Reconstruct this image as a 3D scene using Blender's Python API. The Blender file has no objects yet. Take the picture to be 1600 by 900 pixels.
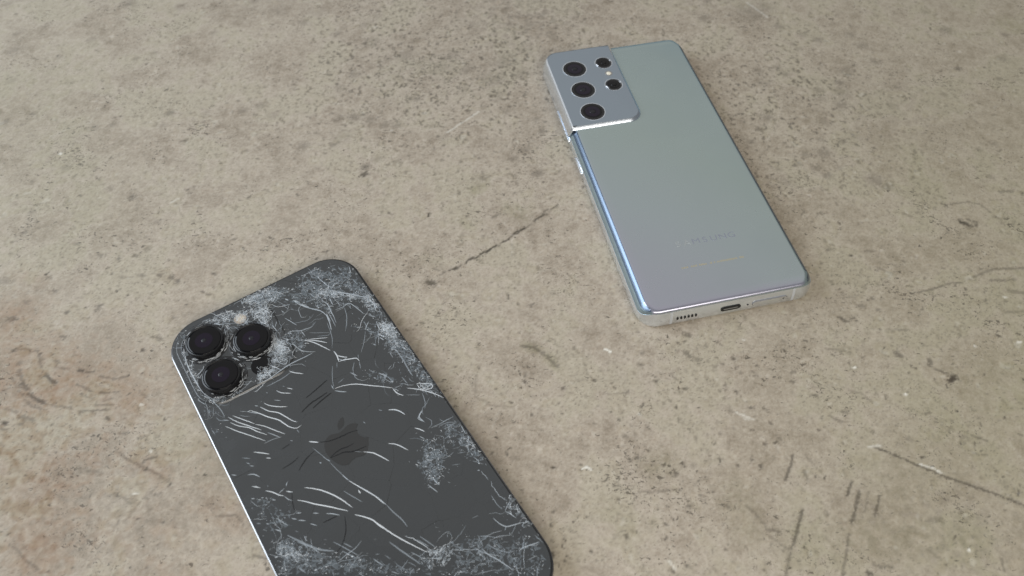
import bpy, bmesh, math, random
import numpy as np
from mathutils import Vector, Matrix, noise as mnoise
from mathutils.geometry import delaunay_2d_cdt
R = math.radians
scene = bpy.context.scene
C = scene.collection
MM = 0.001

# ------------------------------------------------------------------ camera
FOCAL = 1217.0 / 1600 * 36.0
PITCH, ROLL, CAM_H = 0.9482, 0.0039, 0.26269
cam_data = bpy.data.cameras.new('camera')
cam = bpy.data.objects.new('camera', cam_data)
C.objects.link(cam)
fw = Vector((0, math.cos(PITCH), -math.sin(PITCH)))
up0 = Vector((0, math.sin(PITCH), math.cos(PITCH)))
rt0 = Vector((1, 0, 0))
rt = rt0 * math.cos(ROLL) + up0 * math.sin(ROLL)
up = up0 * math.cos(ROLL) - rt0 * math.sin(ROLL)
m = Matrix((rt, up, -fw)).transposed().to_4x4()
m.translation = Vector((0, 0, CAM_H))
cam.matrix_world = m
cam_data.sensor_width = 36
cam_data.lens = FOCAL
cam_data.clip_start = 0.01
cam_data.clip_end = 50
cam_data.dof.use_dof = True
cam_data.dof.focus_distance = 0.315
cam_data.dof.aperture_fstop = 13
scene.camera = cam

# ------------------------------------------------------------------ light
world = bpy.data.worlds.new('World')
scene.world = world
world.use_nodes = True
bg = world.node_tree.nodes['Background']
bg.inputs[0].default_value = (0.93, 0.97, 1.0, 1)
bg.inputs[1].default_value = 0.15

def area(name, loc, target, size, power, col):
    l = bpy.data.lights.new(name, 'AREA')
    l.shape = 'RECTANGLE'; l.size = size[0]; l.size_y = size[1]
    l.energy = power; l.color = col
    o = bpy.data.objects.new(name, l); C.objects.link(o)
    o.location = loc
    o.rotation_euler = (Vector(target) - Vector(loc)).to_track_quat('-Z', 'Y').to_euler()
    return o
area('window_light', (-1.25, 0.40, 0.80), (-0.03, 0.22, 0), (1.25, 0.85), 22.5, (0.82, 0.91, 1.0))
area('room_light', (0.20, -0.55, 0.72), (0.04, 0.16, 0), (1.0, 0.45), 8.6, (1.0, 0.94, 0.85))
area('overhead_fill', (0.1, 1.6, 1.7), (0, 0.25, 0), (3.2, 2.4), 10.5, (1.0, 0.96, 0.90))  # unseen panel added to brighten the reflection in the silver back
scene.view_settings.view_transform = 'Standard'
scene.view_settings.look = 'None'
scene.view_settings.exposure = 0
scene.view_settings.gamma = 1
scene.render.engine = 'CYCLES'

# ------------------------------------------------------------------ helpers
def new_mat(name, col=(.5, .5, .5), rough=.5, metal=0.0, spec=.5, alpha=1.0, coat=0.0):
    mt = bpy.data.materials.new(name); mt.use_nodes = True
    p = mt.node_tree.nodes['Principled BSDF']
    p.inputs['Base Color'].default_value = (*col, 1)
    p.inputs['Roughness'].default_value = rough
    p.inputs['Metallic'].default_value = metal
    p.inputs['Specular IOR Level'].default_value = spec
    p.inputs['Alpha'].default_value = alpha
    p.inputs['Coat Weight'].default_value = coat
    p.inputs['Coat Roughness'].default_value = 0.05
    return mt
def nodes(mt): return mt.node_tree.nodes, mt.node_tree.links, mt.node_tree.nodes['Principled BSDF']

def obj(name, verts, faces, mat, parent=None, smooth=False, sharp=None):
    me = bpy.data.meshes.new(name)
    me.from_pydata([(x * MM, y * MM, z * MM) for x, y, z in verts], [], faces)
    me.validate(); me.update()
    me.materials.append(mat)
    if smooth:
        me.polygons.foreach_set('use_smooth', [True] * len(me.polygons))
        me.set_sharp_from_angle(angle=R(sharp or 35))
    o = bpy.data.objects.new(name, me); C.objects.link(o)
    if parent: o.parent = parent
    return o

def loft(rings, close_top=True, close_bottom=True):
    """rings: lists of 3D points, same count. returns verts, faces"""
    V = []; F = []; n = len(rings[0])
    for r in rings: V += list(r)
    for k in range(len(rings) - 1):
        a, b = k * n, (k + 1) * n
        for i in range(n):
            j = (i + 1) % n
            F.append((a + i, a + j, b + j, b + i))
    if close_bottom: F.append(tuple(range(n))[::-1])
    if close_top: F.append(tuple(range((len(rings) - 1) * n, len(rings) * n)))
    return V, F

def rrect(w, l, r, n=14, p=2.0):
    """rounded rectangle points (ccw) with outward normals; slightly continuous corner"""
    out = []
    for cx, cy, a0 in ((w/2-r, l/2-r, 0), (-w/2+r, l/2-r, 90), (-w/2+r, -l/2+r, 180), (w/2-r, -l/2+r, 270)):
        for k in range(n + 1):
            a = R(a0 + 90 * k / n)
            out.append((cx + r * math.cos(a), cy + r * math.sin(a), math.cos(a), math.sin(a)))
    return out

def circle_ring(cx, cy, r, z, n=48):
    return [(cx + r * math.cos(2*math.pi*k/n), cy + r * math.sin(2*math.pi*k/n), z) for k in range(n)]

def lathe(name, cx, cy, prof, mat, parent, n=48, top=True, bottom=True, sharp=35):
    V, F = loft([circle_ring(cx, cy, r, z, n) for r, z in prof], top, bottom)
    return obj(name, V, F, mat, parent, True, sharp)

class Strips:
    """collects thin tent-shaped slivers along polylines"""
    def __init__(s): s.V = []; s.F = []
    def add(s, pts, w, z, h=0.04, taper=True, rng=random):
        n = len(pts)
        if n < 2: return
        for i, (x, y) in enumerate(pts):
            a = pts[max(i-1, 0)]; b = pts[min(i+1, n-1)]
            dx, dy = b[0]-a[0], b[1]-a[1]; L = math.hypot(dx, dy) or 1
            nx, ny = -dy/L, dx/L
            t = i/(n-1)
            ww = w * .5 * ((.25 + .75*math.sin(math.pi*min(max(t, .0), 1))**.6) if taper else 1)
            k = len(s.V)
            s.V += [(x+nx*ww, y+ny*ww, z), (x, y, z+h), (x-nx*ww, y-ny*ww, z)]
            if i: s.F += [(k-3, k, k+1, k-2), (k-2, k+1, k+2, k-1)]

def smooth_line(pts, jitter, rng, step=0.6):
    """Catmull-Rom through pts with a little wobble"""
    if len(pts) == 2:
        pts = [pts[0], ((pts[0][0]+pts[1][0])/2, (pts[0][1]+pts[1][1])/2), pts[1]]
    P = [pts[0]] + list(pts) + [pts[-1]]
    out = []
    for i in range(1, len(P)-2):
        p0, p1, p2, p3 = P[i-1], P[i], P[i+1], P[i+2]
        L = math.hypot(p2[0]-p1[0], p2[1]-p1[1]); m_ = max(1, int(L/step))
        for k in range(m_):
            t = k/m_
            q = [0.5*((2*p1[c]) + (-p0[c]+p2[c])*t + (2*p0[c]-5*p1[c]+4*p2[c]-p3[c])*t*t + (-p0[c]+3*p1[c]-3*p2[c]+p3[c])*t**3) for c in (0, 1)]
            if out: q = [q[0]+rng.gauss(0, jitter), q[1]+rng.gauss(0, jitter)]
            out.append(tuple(q))
    out.append(tuple(pts[-1]))
    return out

def inside(p, poly):
    x, y = p; c = False; j = len(poly)-1
    for i in range(len(poly)):
        xi, yi = poly[i]; xj, yj = poly[j]
        if (yi > y) != (yj > y) and x < (xj-xi)*(y-yi)/(yj-yi)+xi: c = not c
        j = i
    return c

def empty(name, loc, rz, label, cat):
    o = bpy.data.objects.new(name, None); C.objects.link(o)
    o.empty_display_size = .02
    o.location = loc; o.rotation_euler = (0, 0, rz)
    o['label'] = label; o['category'] = cat
    return o

# ------------------------------------------------------------------ traced shapes (millimetres on the surfaces they lie on)
CRACKS=[
(3,0.41,[(-11.5,33.6),(-10.5,31.8),(-7.5,29.5)]),
(3,0.43,[(-7.9,32.4),(-6.2,30.7)]),
(2,0.41,[(-13.8,30.4),(-11.9,28.8)]),
(1,0.32,[(-8.9,34.2),(-8.4,33.3)]),
(2,0.27,[(-15.0,34.9),(-14.6,34.3)]),
(3,0.46,[(-17.4,31.4),(-16.4,29.6),(-13.9,27.2),(-10.9,25.3)]),
(2,0.41,[(-20.6,32.2),(-19.6,31.3)]),
(3,0.49,[(-19.2,30.7),(-17.3,27.4),(-14.8,25.0),(-13.6,22.9),(-12.0,19.6),(-10.6,17.6)]),
(3,0.54,[(-22.7,31.3),(-20.7,28.7),(-18.3,25.2),(-15.7,22.0),(-14.6,19.5),(-13.5,17.2),(-11.6,15.5),(-9.8,15.8)]),
(2,0.35,[(-23.9,31.6),(-20.8,28.4)]),
(2,0.27,[(-25.9,33.0),(-23.9,31.5)]),
(1,0.27,[(-26.8,31.9),(-25.3,30.2),(-23.6,29.2)]),
(3,0.41,[(-28.8,32.8),(-26.5,29.6),(-23.4,25.4)]),
(3,0.43,[(-30.4,33.3),(-28.8,30.3),(-26.9,27.6),(-22.4,21.8)]),
(3,0.46,[(-30.5,30.7),(-28.5,27.7),(-25.7,25.1),(-23.7,21.8),(-21.4,18.9)]),
(3,0.43,[(-32.6,30.4),(-29.9,26.4),(-26.0,21.3),(-22.9,17.1)]),
(2,0.35,[(-32.3,33.2),(-30.7,31.9)]),
(3,0.43,[(-23.4,25.1),(-21.1,22.8),(-18.9,19.7),(-16.1,15.7)]),
(2,0.38,[(-21.1,19.8),(-19.7,17.9),(-18.1,15.6)]),
(1,0.35,[(-23.8,16.4),(-20.4,16.2),(-17.4,15.4)]),
(3,0.49,[(-28.1,15.5),(-25.9,13.7),(-23.7,11.6)]),
(3,0.54,[(-25.3,11.0),(-24.0,10.0)]),
(1,0.41,[(-32.2,15.6),(-30.0,13.9)]),
(2,0.35,[(-31.8,13.2),(-30.8,12.0)]),
(2,0.41,[(-31.2,11.5),(-30.0,10.5)]),
(2,0.49,[(-37.7,11.9),(-36.3,10.7)]),
(2,0.49,[(-33.1,8.8),(-31.3,7.8),(-29.9,5.8)]),
(2,0.32,[(-15.6,12.5),(-14.9,11.7)]),
(1,0.35,[(-11.9,15.0),(-11.7,13.3)]),
(1,0.32,[(-23.8,-1.9),(-22.3,-0.9)]),
(1,0.27,[(-7.8,-1.5),(-7.4,-2.5),(-8.7,0.4)]),
(1,0.54,[(-10.7,-0.8),(-10.1,-1.3)]),
(3,0.59,[(-10.3,8.4),(-7.6,6.2)]),
(1,0.38,[(-37.1,31.9),(-36.8,29.0)]),
(1,0.41,[(-34.1,45.4),(-32.7,42.2),(-31.8,38.9),(-31.3,35.8),(-31.5,33.2)]),
(1,0.32,[(-33.9,35.6),(-33.4,33.7),(-30.4,31.6)]),
(3,0.54,[(-33.5,4.1),(-31.3,2.0)]),
(3,0.49,[(-30.3,0.1),(-28.4,-1.8),(-27.2,-3.8),(-25.7,-5.1)]),
(2,0.38,[(-24.6,-2.7),(-27.0,-3.3)]),
(3,0.54,[(-24.6,-3.9),(-22.8,-5.5)]),
(2,0.41,[(-23.8,-2.3),(-22.9,-1.2)]),
(2,0.41,[(-25.8,-5.3),(-25.0,-7.2),(-24.0,-8.3)]),
(3,0.59,[(-22.7,-8.9),(-20.5,-11.0),(-18.3,-13.5),(-15.5,-16.2),(-12.7,-19.1),(-10.2,-21.8)]),
(3,0.59,[(-18.9,-6.2),(-16.6,-8.1),(-14.4,-10.4),(-12.1,-13.6),(-10.5,-16.5),(-9.3,-19.2),(-8.4,-21.6)]),
(3,0.54,[(-8.9,-24.1),(-6.7,-26.5),(-4.7,-29.2),(-4.0,-31.8),(-3.1,-33.7)]),
(3,0.49,[(-5.2,-12.3),(-3.6,-15.5),(-1.9,-18.9),(-0.2,-22.4),(1.0,-26.3)]),
(2,0.41,[(-6.1,-9.2),(-5.2,-12.3)]),
(1,0.38,[(-8.3,-14.6),(-6.6,-18.1),(-4.8,-21.7)]),
(3,0.68,[(-4.0,-17.2),(-3.9,-18.7)]),
(2,0.54,[(-20.3,-15.9),(-18.6,-17.1)]),
(2,0.49,[(-16.6,-18.5),(-14.5,-20.2),(-13.1,-21.6)]),
(2,0.54,[(-24.9,-12.8),(-23.4,-13.7)]),
(2,0.54,[(-26.9,-13.6),(-25.6,-14.9)]),
(2,0.54,[(-25.4,-15.4),(-23.3,-17.0)]),
(2,0.49,[(-22.6,-18.6),(-20.9,-20.5)]),
(1,0.81,[(-30.4,-18.2),(-28.5,-21.1),(-26.2,-24.8),(-23.7,-28.1),(-19.9,-31.2)]),
(1,0.41,[(-28.8,-21.7),(-25.7,-25.6)]),
(2,0.54,[(-35.4,0.2),(-34.4,-0.5)]),
(2,0.43,[(-32.6,-1.5),(-31.7,-1.8)]),
(2,0.49,[(-29.8,-4.0),(-28.7,-4.9)]),
(1,0.49,[(-32.4,-4.4),(-31.6,-4.8)]),
(2,0.54,[(-33.0,-14.0),(-31.5,-15.7)]),
(1,0.41,[(-18.9,-28.3),(-16.7,-32.1),(-14.1,-36.8)]),
(1,0.41,[(-17.8,-32.7),(-14.9,-37.4)]),
(1,0.41,[(-16.3,-30.5),(-14.5,-33.5)]),
(1,0.41,[(-10.6,-40.3),(-9.0,-44.2)]),
(1,0.54,[(-31.9,-29.3),(-30.5,-32.4)]),
(1,0.49,[(-37.3,-8.7),(-36.1,-9.6)]),
(2,0.49,[(-34.7,-10.6),(-33.9,-11.2)]),
(1,0.49,[(-32.9,-11.5),(-32.0,-12.2)]),
(1,0.49,[(-28.9,-11.7),(-28.5,-12.6)]),
(1,0.43,[(-29.2,-8.7),(-28.6,-9.3)]),
(2,0.49,[(-3.3,-16.0),(-1.4,-19.7),(0.4,-23.7),(1.5,-27.3)]),
(1,0.49,[(1.5,-27.3),(2.4,-31.2),(3.3,-34.1),(3.7,-37.4)]),
(3,0.54,[(-8.1,-25.1),(-5.4,-28.1),(-3.4,-32.4),(-1.6,-36.8),(0.5,-40.8),(3.1,-45.3),(4.8,-48.2)]),
(1,0.59,[(-3.7,-38.5),(-2.3,-42.1),(-0.7,-45.8),(1.1,-50.1)]),
(2,0.41,[(16.5,-28.7),(18.1,-32.9)]),
(2,0.41,[(19.1,-27.3),(19.6,-30.8)]),
(1,0.38,[(4.3,-43.0),(6.3,-47.0)]),
(1,0.38,[(5.5,-42.4),(8.0,-48.5)]),
(1,0.41,[(0.5,-45.3),(2.6,-48.9)]),
(1,0.54,[(2.8,-51.6),(3.1,-54.0)]),
(1,0.41,[(-10.6,-40.5),(-9.1,-43.7)]),
(1,0.43,[(-7.6,-47.1),(-6.0,-49.4)]),
(2,0.49,[(28.8,-50.7),(29.3,-52.9),(30.8,-55.5),(33.3,-56.5),(35.9,-57.3)]),
(1,0.41,[(30.8,-55.5),(29.7,-56.4)]),
(2,0.49,[(20.3,-57.2),(20.9,-59.8),(22.3,-62.3),(23.9,-65.9),(24.8,-68.5)]),
(1,0.38,[(21.6,-53.2),(24.7,-55.2)]),
(1,0.35,[(22.3,-56.8),(24.2,-60.1),(27.0,-63.2),(29.0,-63.5)]),
(2,0.49,[(30.0,-64.6),(31.6,-64.3),(34.6,-65.2),(37.0,-65.7)]),
(2,0.41,[(33.3,-51.0),(34.4,-52.8),(35.2,-55.0)]),
(2,0.35,[(33.3,-51.0),(34.8,-50.1),(36.7,-49.0)]),
(1,0.32,[(32.5,-43.8),(32.5,-48.1),(33.1,-49.9)]),
(1,0.32,[(36.1,-41.8),(38.4,-42.6)]),
(1,0.27,[(30.5,-68.5),(33.7,-69.0),(33.9,-70.1)]),
(1,0.32,[(17.1,-54.7),(19.5,-55.1)]),
(1,0.32,[(16.5,-58.4),(17.6,-60.2)]),
(1,0.32,[(14.1,-51.8),(14.6,-54.3)]),
(1,0.27,[(21.5,-52.7),(21.2,-55.2),(20.8,-57.1)]),
(1,0.27,[(29.1,-56.0),(26.2,-54.9),(22.9,-54.5)]),
(1,0.27,[(37.0,-63.0),(38.0,-66.8)]),
(3,0.51,[(6.6,22.3),(8.8,22.0),(11.6,21.0),(14.5,19.4),(17.4,16.9),(20.7,14.1),(24.6,10.8)]),
(2,0.54,[(6.3,21.6),(7.9,20.1),(9.7,18.7)]),
(2,0.41,[(6.3,24.5),(6.2,22.3)]),
(1,0.35,[(8.7,23.7),(11.4,24.3)]),
(3,0.49,[(24.5,10.6),(24.9,7.8),(26.4,5.8)]),
(2,0.35,[(24.9,10.4),(25.8,8.5)]),
(2,0.32,[(25.3,10.3),(27.5,10.0)]),
(1,0.27,[(27.4,5.4),(31.5,2.6)]),
(3,0.49,[(28.9,7.8),(31.0,6.0),(33.2,3.9),(36.0,0.4),(38.4,-3.7)]),
(3,0.43,[(32.8,7.4),(37.2,4.4),(36.4,2.7),(33.1,4.6),(32.8,7.4)]),
(2,0.41,[(33.8,6.7),(34.3,4.1),(37.2,4.4)]),
(1,0.32,[(32.6,2.9),(31.6,-0.9),(30.1,-3.2)]),
(2,0.59,[(29.2,-3.1),(26.8,-4.8),(27.3,-7.3)]),
(3,0.54,[(18.9,3.7),(21.0,2.5),(22.3,0.6),(23.0,-1.3)]),
(1,0.41,[(16.0,5.7),(17.0,4.6)]),
(1,0.68,[(33.6,24.5),(33.6,19.1),(33.3,14.6),(33.2,11.1)]),
(1,0.38,[(29.6,12.9),(30.0,9.2)]),
(2,0.54,[(23.2,19.2),(25.2,16.2)]),
(1,0.35,[(25.2,16.2),(26.1,12.7)]),
(2,0.54,[(20.7,18.6),(21.4,17.7)]),
(1,0.41,[(20.8,22.3),(22.1,20.3)]),
(1,0.54,[(27.3,31.5),(28.3,30.5)]),
(3,0.59,[(13.5,37.1),(13.7,34.8),(13.1,31.9)]),
(3,0.54,[(13.7,34.8),(15.2,32.9),(16.6,31.9)]),
(3,0.54,[(13.1,31.9),(15.0,31.5),(16.5,30.8),(19.3,29.6),(19.6,27.9)]),
(2,0.41,[(15.0,31.5),(16.6,31.9)]),
(2,0.41,[(13.1,33.4),(15.3,30.7)]),
(1,0.35,[(19.6,27.9),(18.5,24.5)]),
(1,0.32,[(20.6,30.8),(19.9,28.9)]),
(1,0.32,[(12.4,32.1),(11.3,29.8)]),
(2,0.49,[(14.5,25.3),(15.1,24.1),(16.1,22.5)]),
(1,0.32,[(17.8,28.5),(15.4,25.3)]),
(1,0.27,[(13.5,38.6),(15.2,41.7),(16.3,45.3),(17.1,50.5)]),
(1,0.27,[(10.3,31.7),(7.7,26.4),(6.6,22.6)]),
(1,0.27,[(27.8,38.6),(24.8,34.1),(21.7,30.6)]),
(1,0.30,[(28.4,38.2),(31.0,35.2)]),
(3,0.38,[(31.6,34.5),(32.3,32.1)]),
(2,0.38,[(31.1,33.0),(31.6,30.8)]),
(2,0.43,[(28.1,39.0),(29.3,40.4),(31.0,41.8)]),
(1,0.27,[(21.3,42.6),(24.1,47.1)]),
(2,0.43,[(22.5,54.0),(25.3,53.5),(28.4,53.7),(29.6,51.2),(30.9,46.4)]),
(2,0.54,[(18.5,53.8),(18.0,49.9),(17.0,46.2)]),
(1,0.41,[(19.6,54.0),(19.4,49.6),(19.1,46.6)]),
(2,0.49,[(20.0,61.0),(21.1,58.2),(20.8,54.5),(20.5,50.8)]),
(2,0.41,[(23.1,60.2),(22.7,56.5)]),
(1,0.35,[(26.0,53.0),(24.8,48.6),(22.6,44.3)]),
(1,0.35,[(20.8,52.5),(20.0,47.9)]),
(2,0.59,[(10.7,66.5),(12.5,63.0),(14.9,59.7),(17.7,56.2),(18.5,52.8)]),
(2,0.41,[(23.6,72.8),(24.4,69.1),(25.3,65.8),(26.7,64.5)]),
(1,0.35,[(29.3,63.5),(33.4,65.6)]),
(1,0.35,[(35.0,63.8),(35.6,59.9)]),
(2,0.54,[(38.3,65.1),(38.2,60.9)]),
(2,0.54,[(18.9,65.0),(21.4,64.0),(22.7,61.5)]),
(2,0.70,[(24.2,64.5),(27.1,61.2),(30.5,57.9),(34.4,53.6),(37.3,51.4)]),
(1,0.32,[(29.4,43.0),(29.0,39.4)]),
(2,0.41,[(32.1,44.4),(34.3,41.9)]),
(2,0.38,[(33.4,40.2),(32.6,36.4)]),
(2,0.38,[(30.9,33.1),(31.9,30.9)]),
(2,0.38,[(31.1,34.9),(32.9,31.8)]),
(2,0.35,[(18.3,76.6),(21.8,76.4),(25.8,76.2)]),
(2,0.35,[(36.8,70.3),(35.9,66.6)]),
(1,0.32,[(25.2,56.8),(24.5,54.0)]),
(2,0.35,[(37.0,48.9),(36.5,46.0),(34.1,46.3)]),
(1,0.54,[(27.6,31.6),(28.1,30.7)]),
(3,0.49,[(6.3,47.8),(8.5,45.4),(10.4,42.3),(12.6,38.1)]),
(3,0.49,[(7.1,47.5),(10.2,44.9),(13.1,41.9)]),
(3,0.35,[(8.3,47.1),(11.4,45.4),(14.3,43.9)]),
(2,0.35,[(2.7,45.0),(5.2,42.4),(7.7,40.7)]),
(2,0.43,[(2.4,54.8),(5.1,53.6),(7.5,52.4),(11.5,51.8)]),
(2,0.43,[(4.7,65.4),(5.2,63.7)]),
(2,0.35,[(4.2,61.5),(5.6,58.7),(6.8,55.6)]),
(2,0.43,[(-1.3,60.7),(-0.7,56.8)]),
(2,0.35,[(7.1,52.6),(7.4,49.2)]),
(1,0.32,[(11.5,51.8),(13.7,53.2)]),
(1,0.32,[(4.4,48.8),(5.9,48.0)]),
(2,0.54,[(-16.3,39.7),(-12.1,39.2),(-7.2,40.0),(-2.8,40.6),(2.7,40.4),(6.4,40.4)]),
(3,0.49,[(-4.2,38.6),(-3.0,36.9),(-0.3,34.5)]),
(2,0.54,[(-9.4,44.4),(-7.9,42.5),(-6.6,40.2)]),
(2,0.41,[(1.8,49.3),(2.9,45.5),(4.0,42.9)]),
(1,0.27,[(9.2,49.9),(16.2,45.3)]),
(1,0.27,[(11.1,46.8),(15.0,44.8),(17.0,46.0)]),
(2,0.95,[(8.2,69.9),(9.0,68.4)]),
(2,1.08,[(10.5,67.4),(12.3,64.9)]),
(2,0.81,[(11.9,64.1),(14.4,60.9)]),
(1,0.54,[(15.2,59.6),(17.8,56.6)]),
(2,0.41,[(-4.3,45.4),(-2.9,42.4),(-4.2,41.5),(-5.9,43.8),(-5.8,46.2)]),
(2,0.54,[(18.7,54.4),(18.5,50.0)]),
(2,0.49,[(19.1,3.6),(21.4,1.9),(23.0,-0.9)]),
(3,0.49,[(12.6,-7.8),(14.9,-9.8),(17.2,-13.9)]),
(3,0.54,[(3.7,-5.6),(6.4,-7.9),(8.2,-10.8),(9.7,-13.7)]),
(1,0.32,[(1.3,-3.8),(3.6,-5.7)]),
(1,0.54,[(-7.9,-1.3),(-7.4,-2.4)]),
(1,0.54,[(-10.4,-0.8),(-10.3,-1.6)]),
(1,0.27,[(-7.6,-2.8),(-6.2,-8.7),(-4.9,-12.6)]),
(1,0.54,[(9.2,4.6),(9.6,3.6)]),
(1,0.30,[(-10.2,5.4),(-7.9,-1.3)]),
(3,0.49,[(23.3,-7.8),(24.6,-9.3),(25.6,-11.1)]),
(2,0.43,[(23.2,-11.6),(24.2,-13.5)]),
(2,0.41,[(29.0,-3.5),(27.0,-4.6),(26.1,-5.2),(27.5,-7.9)]),
(1,0.32,[(27.8,-10.9),(31.8,-11.4),(36.0,-11.5)]),
(1,0.32,[(32.4,-11.3),(37.0,-11.6)]),
(2,0.38,[(37.6,-15.9),(37.2,-19.6)]),
(2,0.41,[(37.6,-20.7),(36.7,-23.0)]),
(1,0.32,[(29.9,-17.3),(32.5,-17.3)]),
(1,0.27,[(27.0,-27.2),(29.8,-28.5)]),
(1,0.27,[(33.8,-29.8),(36.5,-33.0)]),
(2,0.54,[(33.4,-33.7),(34.1,-34.2)]),
(2,0.54,[(35.0,-23.6),(35.3,-24.4)]),
(1,0.32,[(30.9,-12.0),(34.3,-12.5),(36.6,-14.1)]),
(1,0.32,[(30.8,-24.4),(33.7,-25.7)]),
(1,0.27,[(36.0,-41.8),(38.3,-42.3)]),
(1,0.54,[(24.5,-26.7),(24.1,-25.6)]),
(1,0.41,[(19.1,-27.5),(19.7,-30.9)]),
(2,0.59,[(-33.7,68.8),(-34.8,62.0),(-34.8,54.7),(-34.2,47.2),(-32.0,42.3)]),
(2,0.41,[(-32.0,42.3),(-27.4,40.1),(-21.8,38.9),(-15.4,39.1)]),
(2,0.49,[(-23.3,77.8),(-19.2,77.1),(-15.0,76.8)]),
(1,0.41,[(-36.3,71.4),(-32.2,69.2)]),
(2,0.54,[(-19.7,73.9),(-17.7,71.6)]),
(2,0.54,[(-17.2,69.3),(-17.9,65.8)]),
(1,0.41,[(-5.8,75.7),(-0.1,75.0),(5.3,73.5)]),
(1,0.41,[(-13.8,37.1),(-8.2,37.0),(-2.8,37.9)]),
(2,0.81,[(-31.8,62.8),(-29.3,61.1)]),
(2,0.54,[(-33.5,54.3),(-32.8,53.4)]),
(2,0.35,[(-18.3,60.3),(-17.8,57.2),(-14.7,54.2)]),
(2,0.59,[(-15.3,52.7),(-15.3,50.7)]),
(2,0.32,[(-8.5,51.9),(-5.3,52.6)]),
(1,0.41,[(-22.2,42.8),(-18.7,41.3)]),
]
DARK_CRACKS=[
(0.54,[(-7.2,6.0),(-5.0,4.9),(-2.5,4.1),(0.6,3.7),(3.3,3.5),(6.1,2.7)]),
(0.49,[(-6.9,-1.3),(-4.4,-0.7),(-2.1,-0.5),(0.5,-1.0),(2.7,-1.0)]),
(0.59,[(-6.9,-1.4),(-4.1,-1.8),(-1.8,-2.2),(0.8,-3.6),(3.3,-4.1),(5.9,-4.4)]),
(0.59,[(-7.7,20.3),(-3.6,21.7),(-0.0,22.1),(3.6,22.5)]),
(0.49,[(-3.9,24.7),(0.6,25.8),(6.0,27.3)]),
(0.54,[(-3.5,19.5),(-0.2,20.5),(4.9,21.6)]),
(0.32,[(-22.6,4.2),(-18.2,4.4),(-15.7,5.2)]),
(0.41,[(-17.9,0.4),(-14.1,2.9),(-10.2,4.1)]),
(0.35,[(-23.1,-5.7),(-24.4,-8.6),(-25.1,-12.4)]),
(0.41,[(-11.9,-22.6),(-13.8,-27.3),(-16.8,-30.7),(-19.5,-32.0)]),
(0.38,[(-18.9,-20.7),(-13.8,-21.3)]),
(0.32,[(-19.5,11.0),(-16.2,11.3)]),
]
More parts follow.
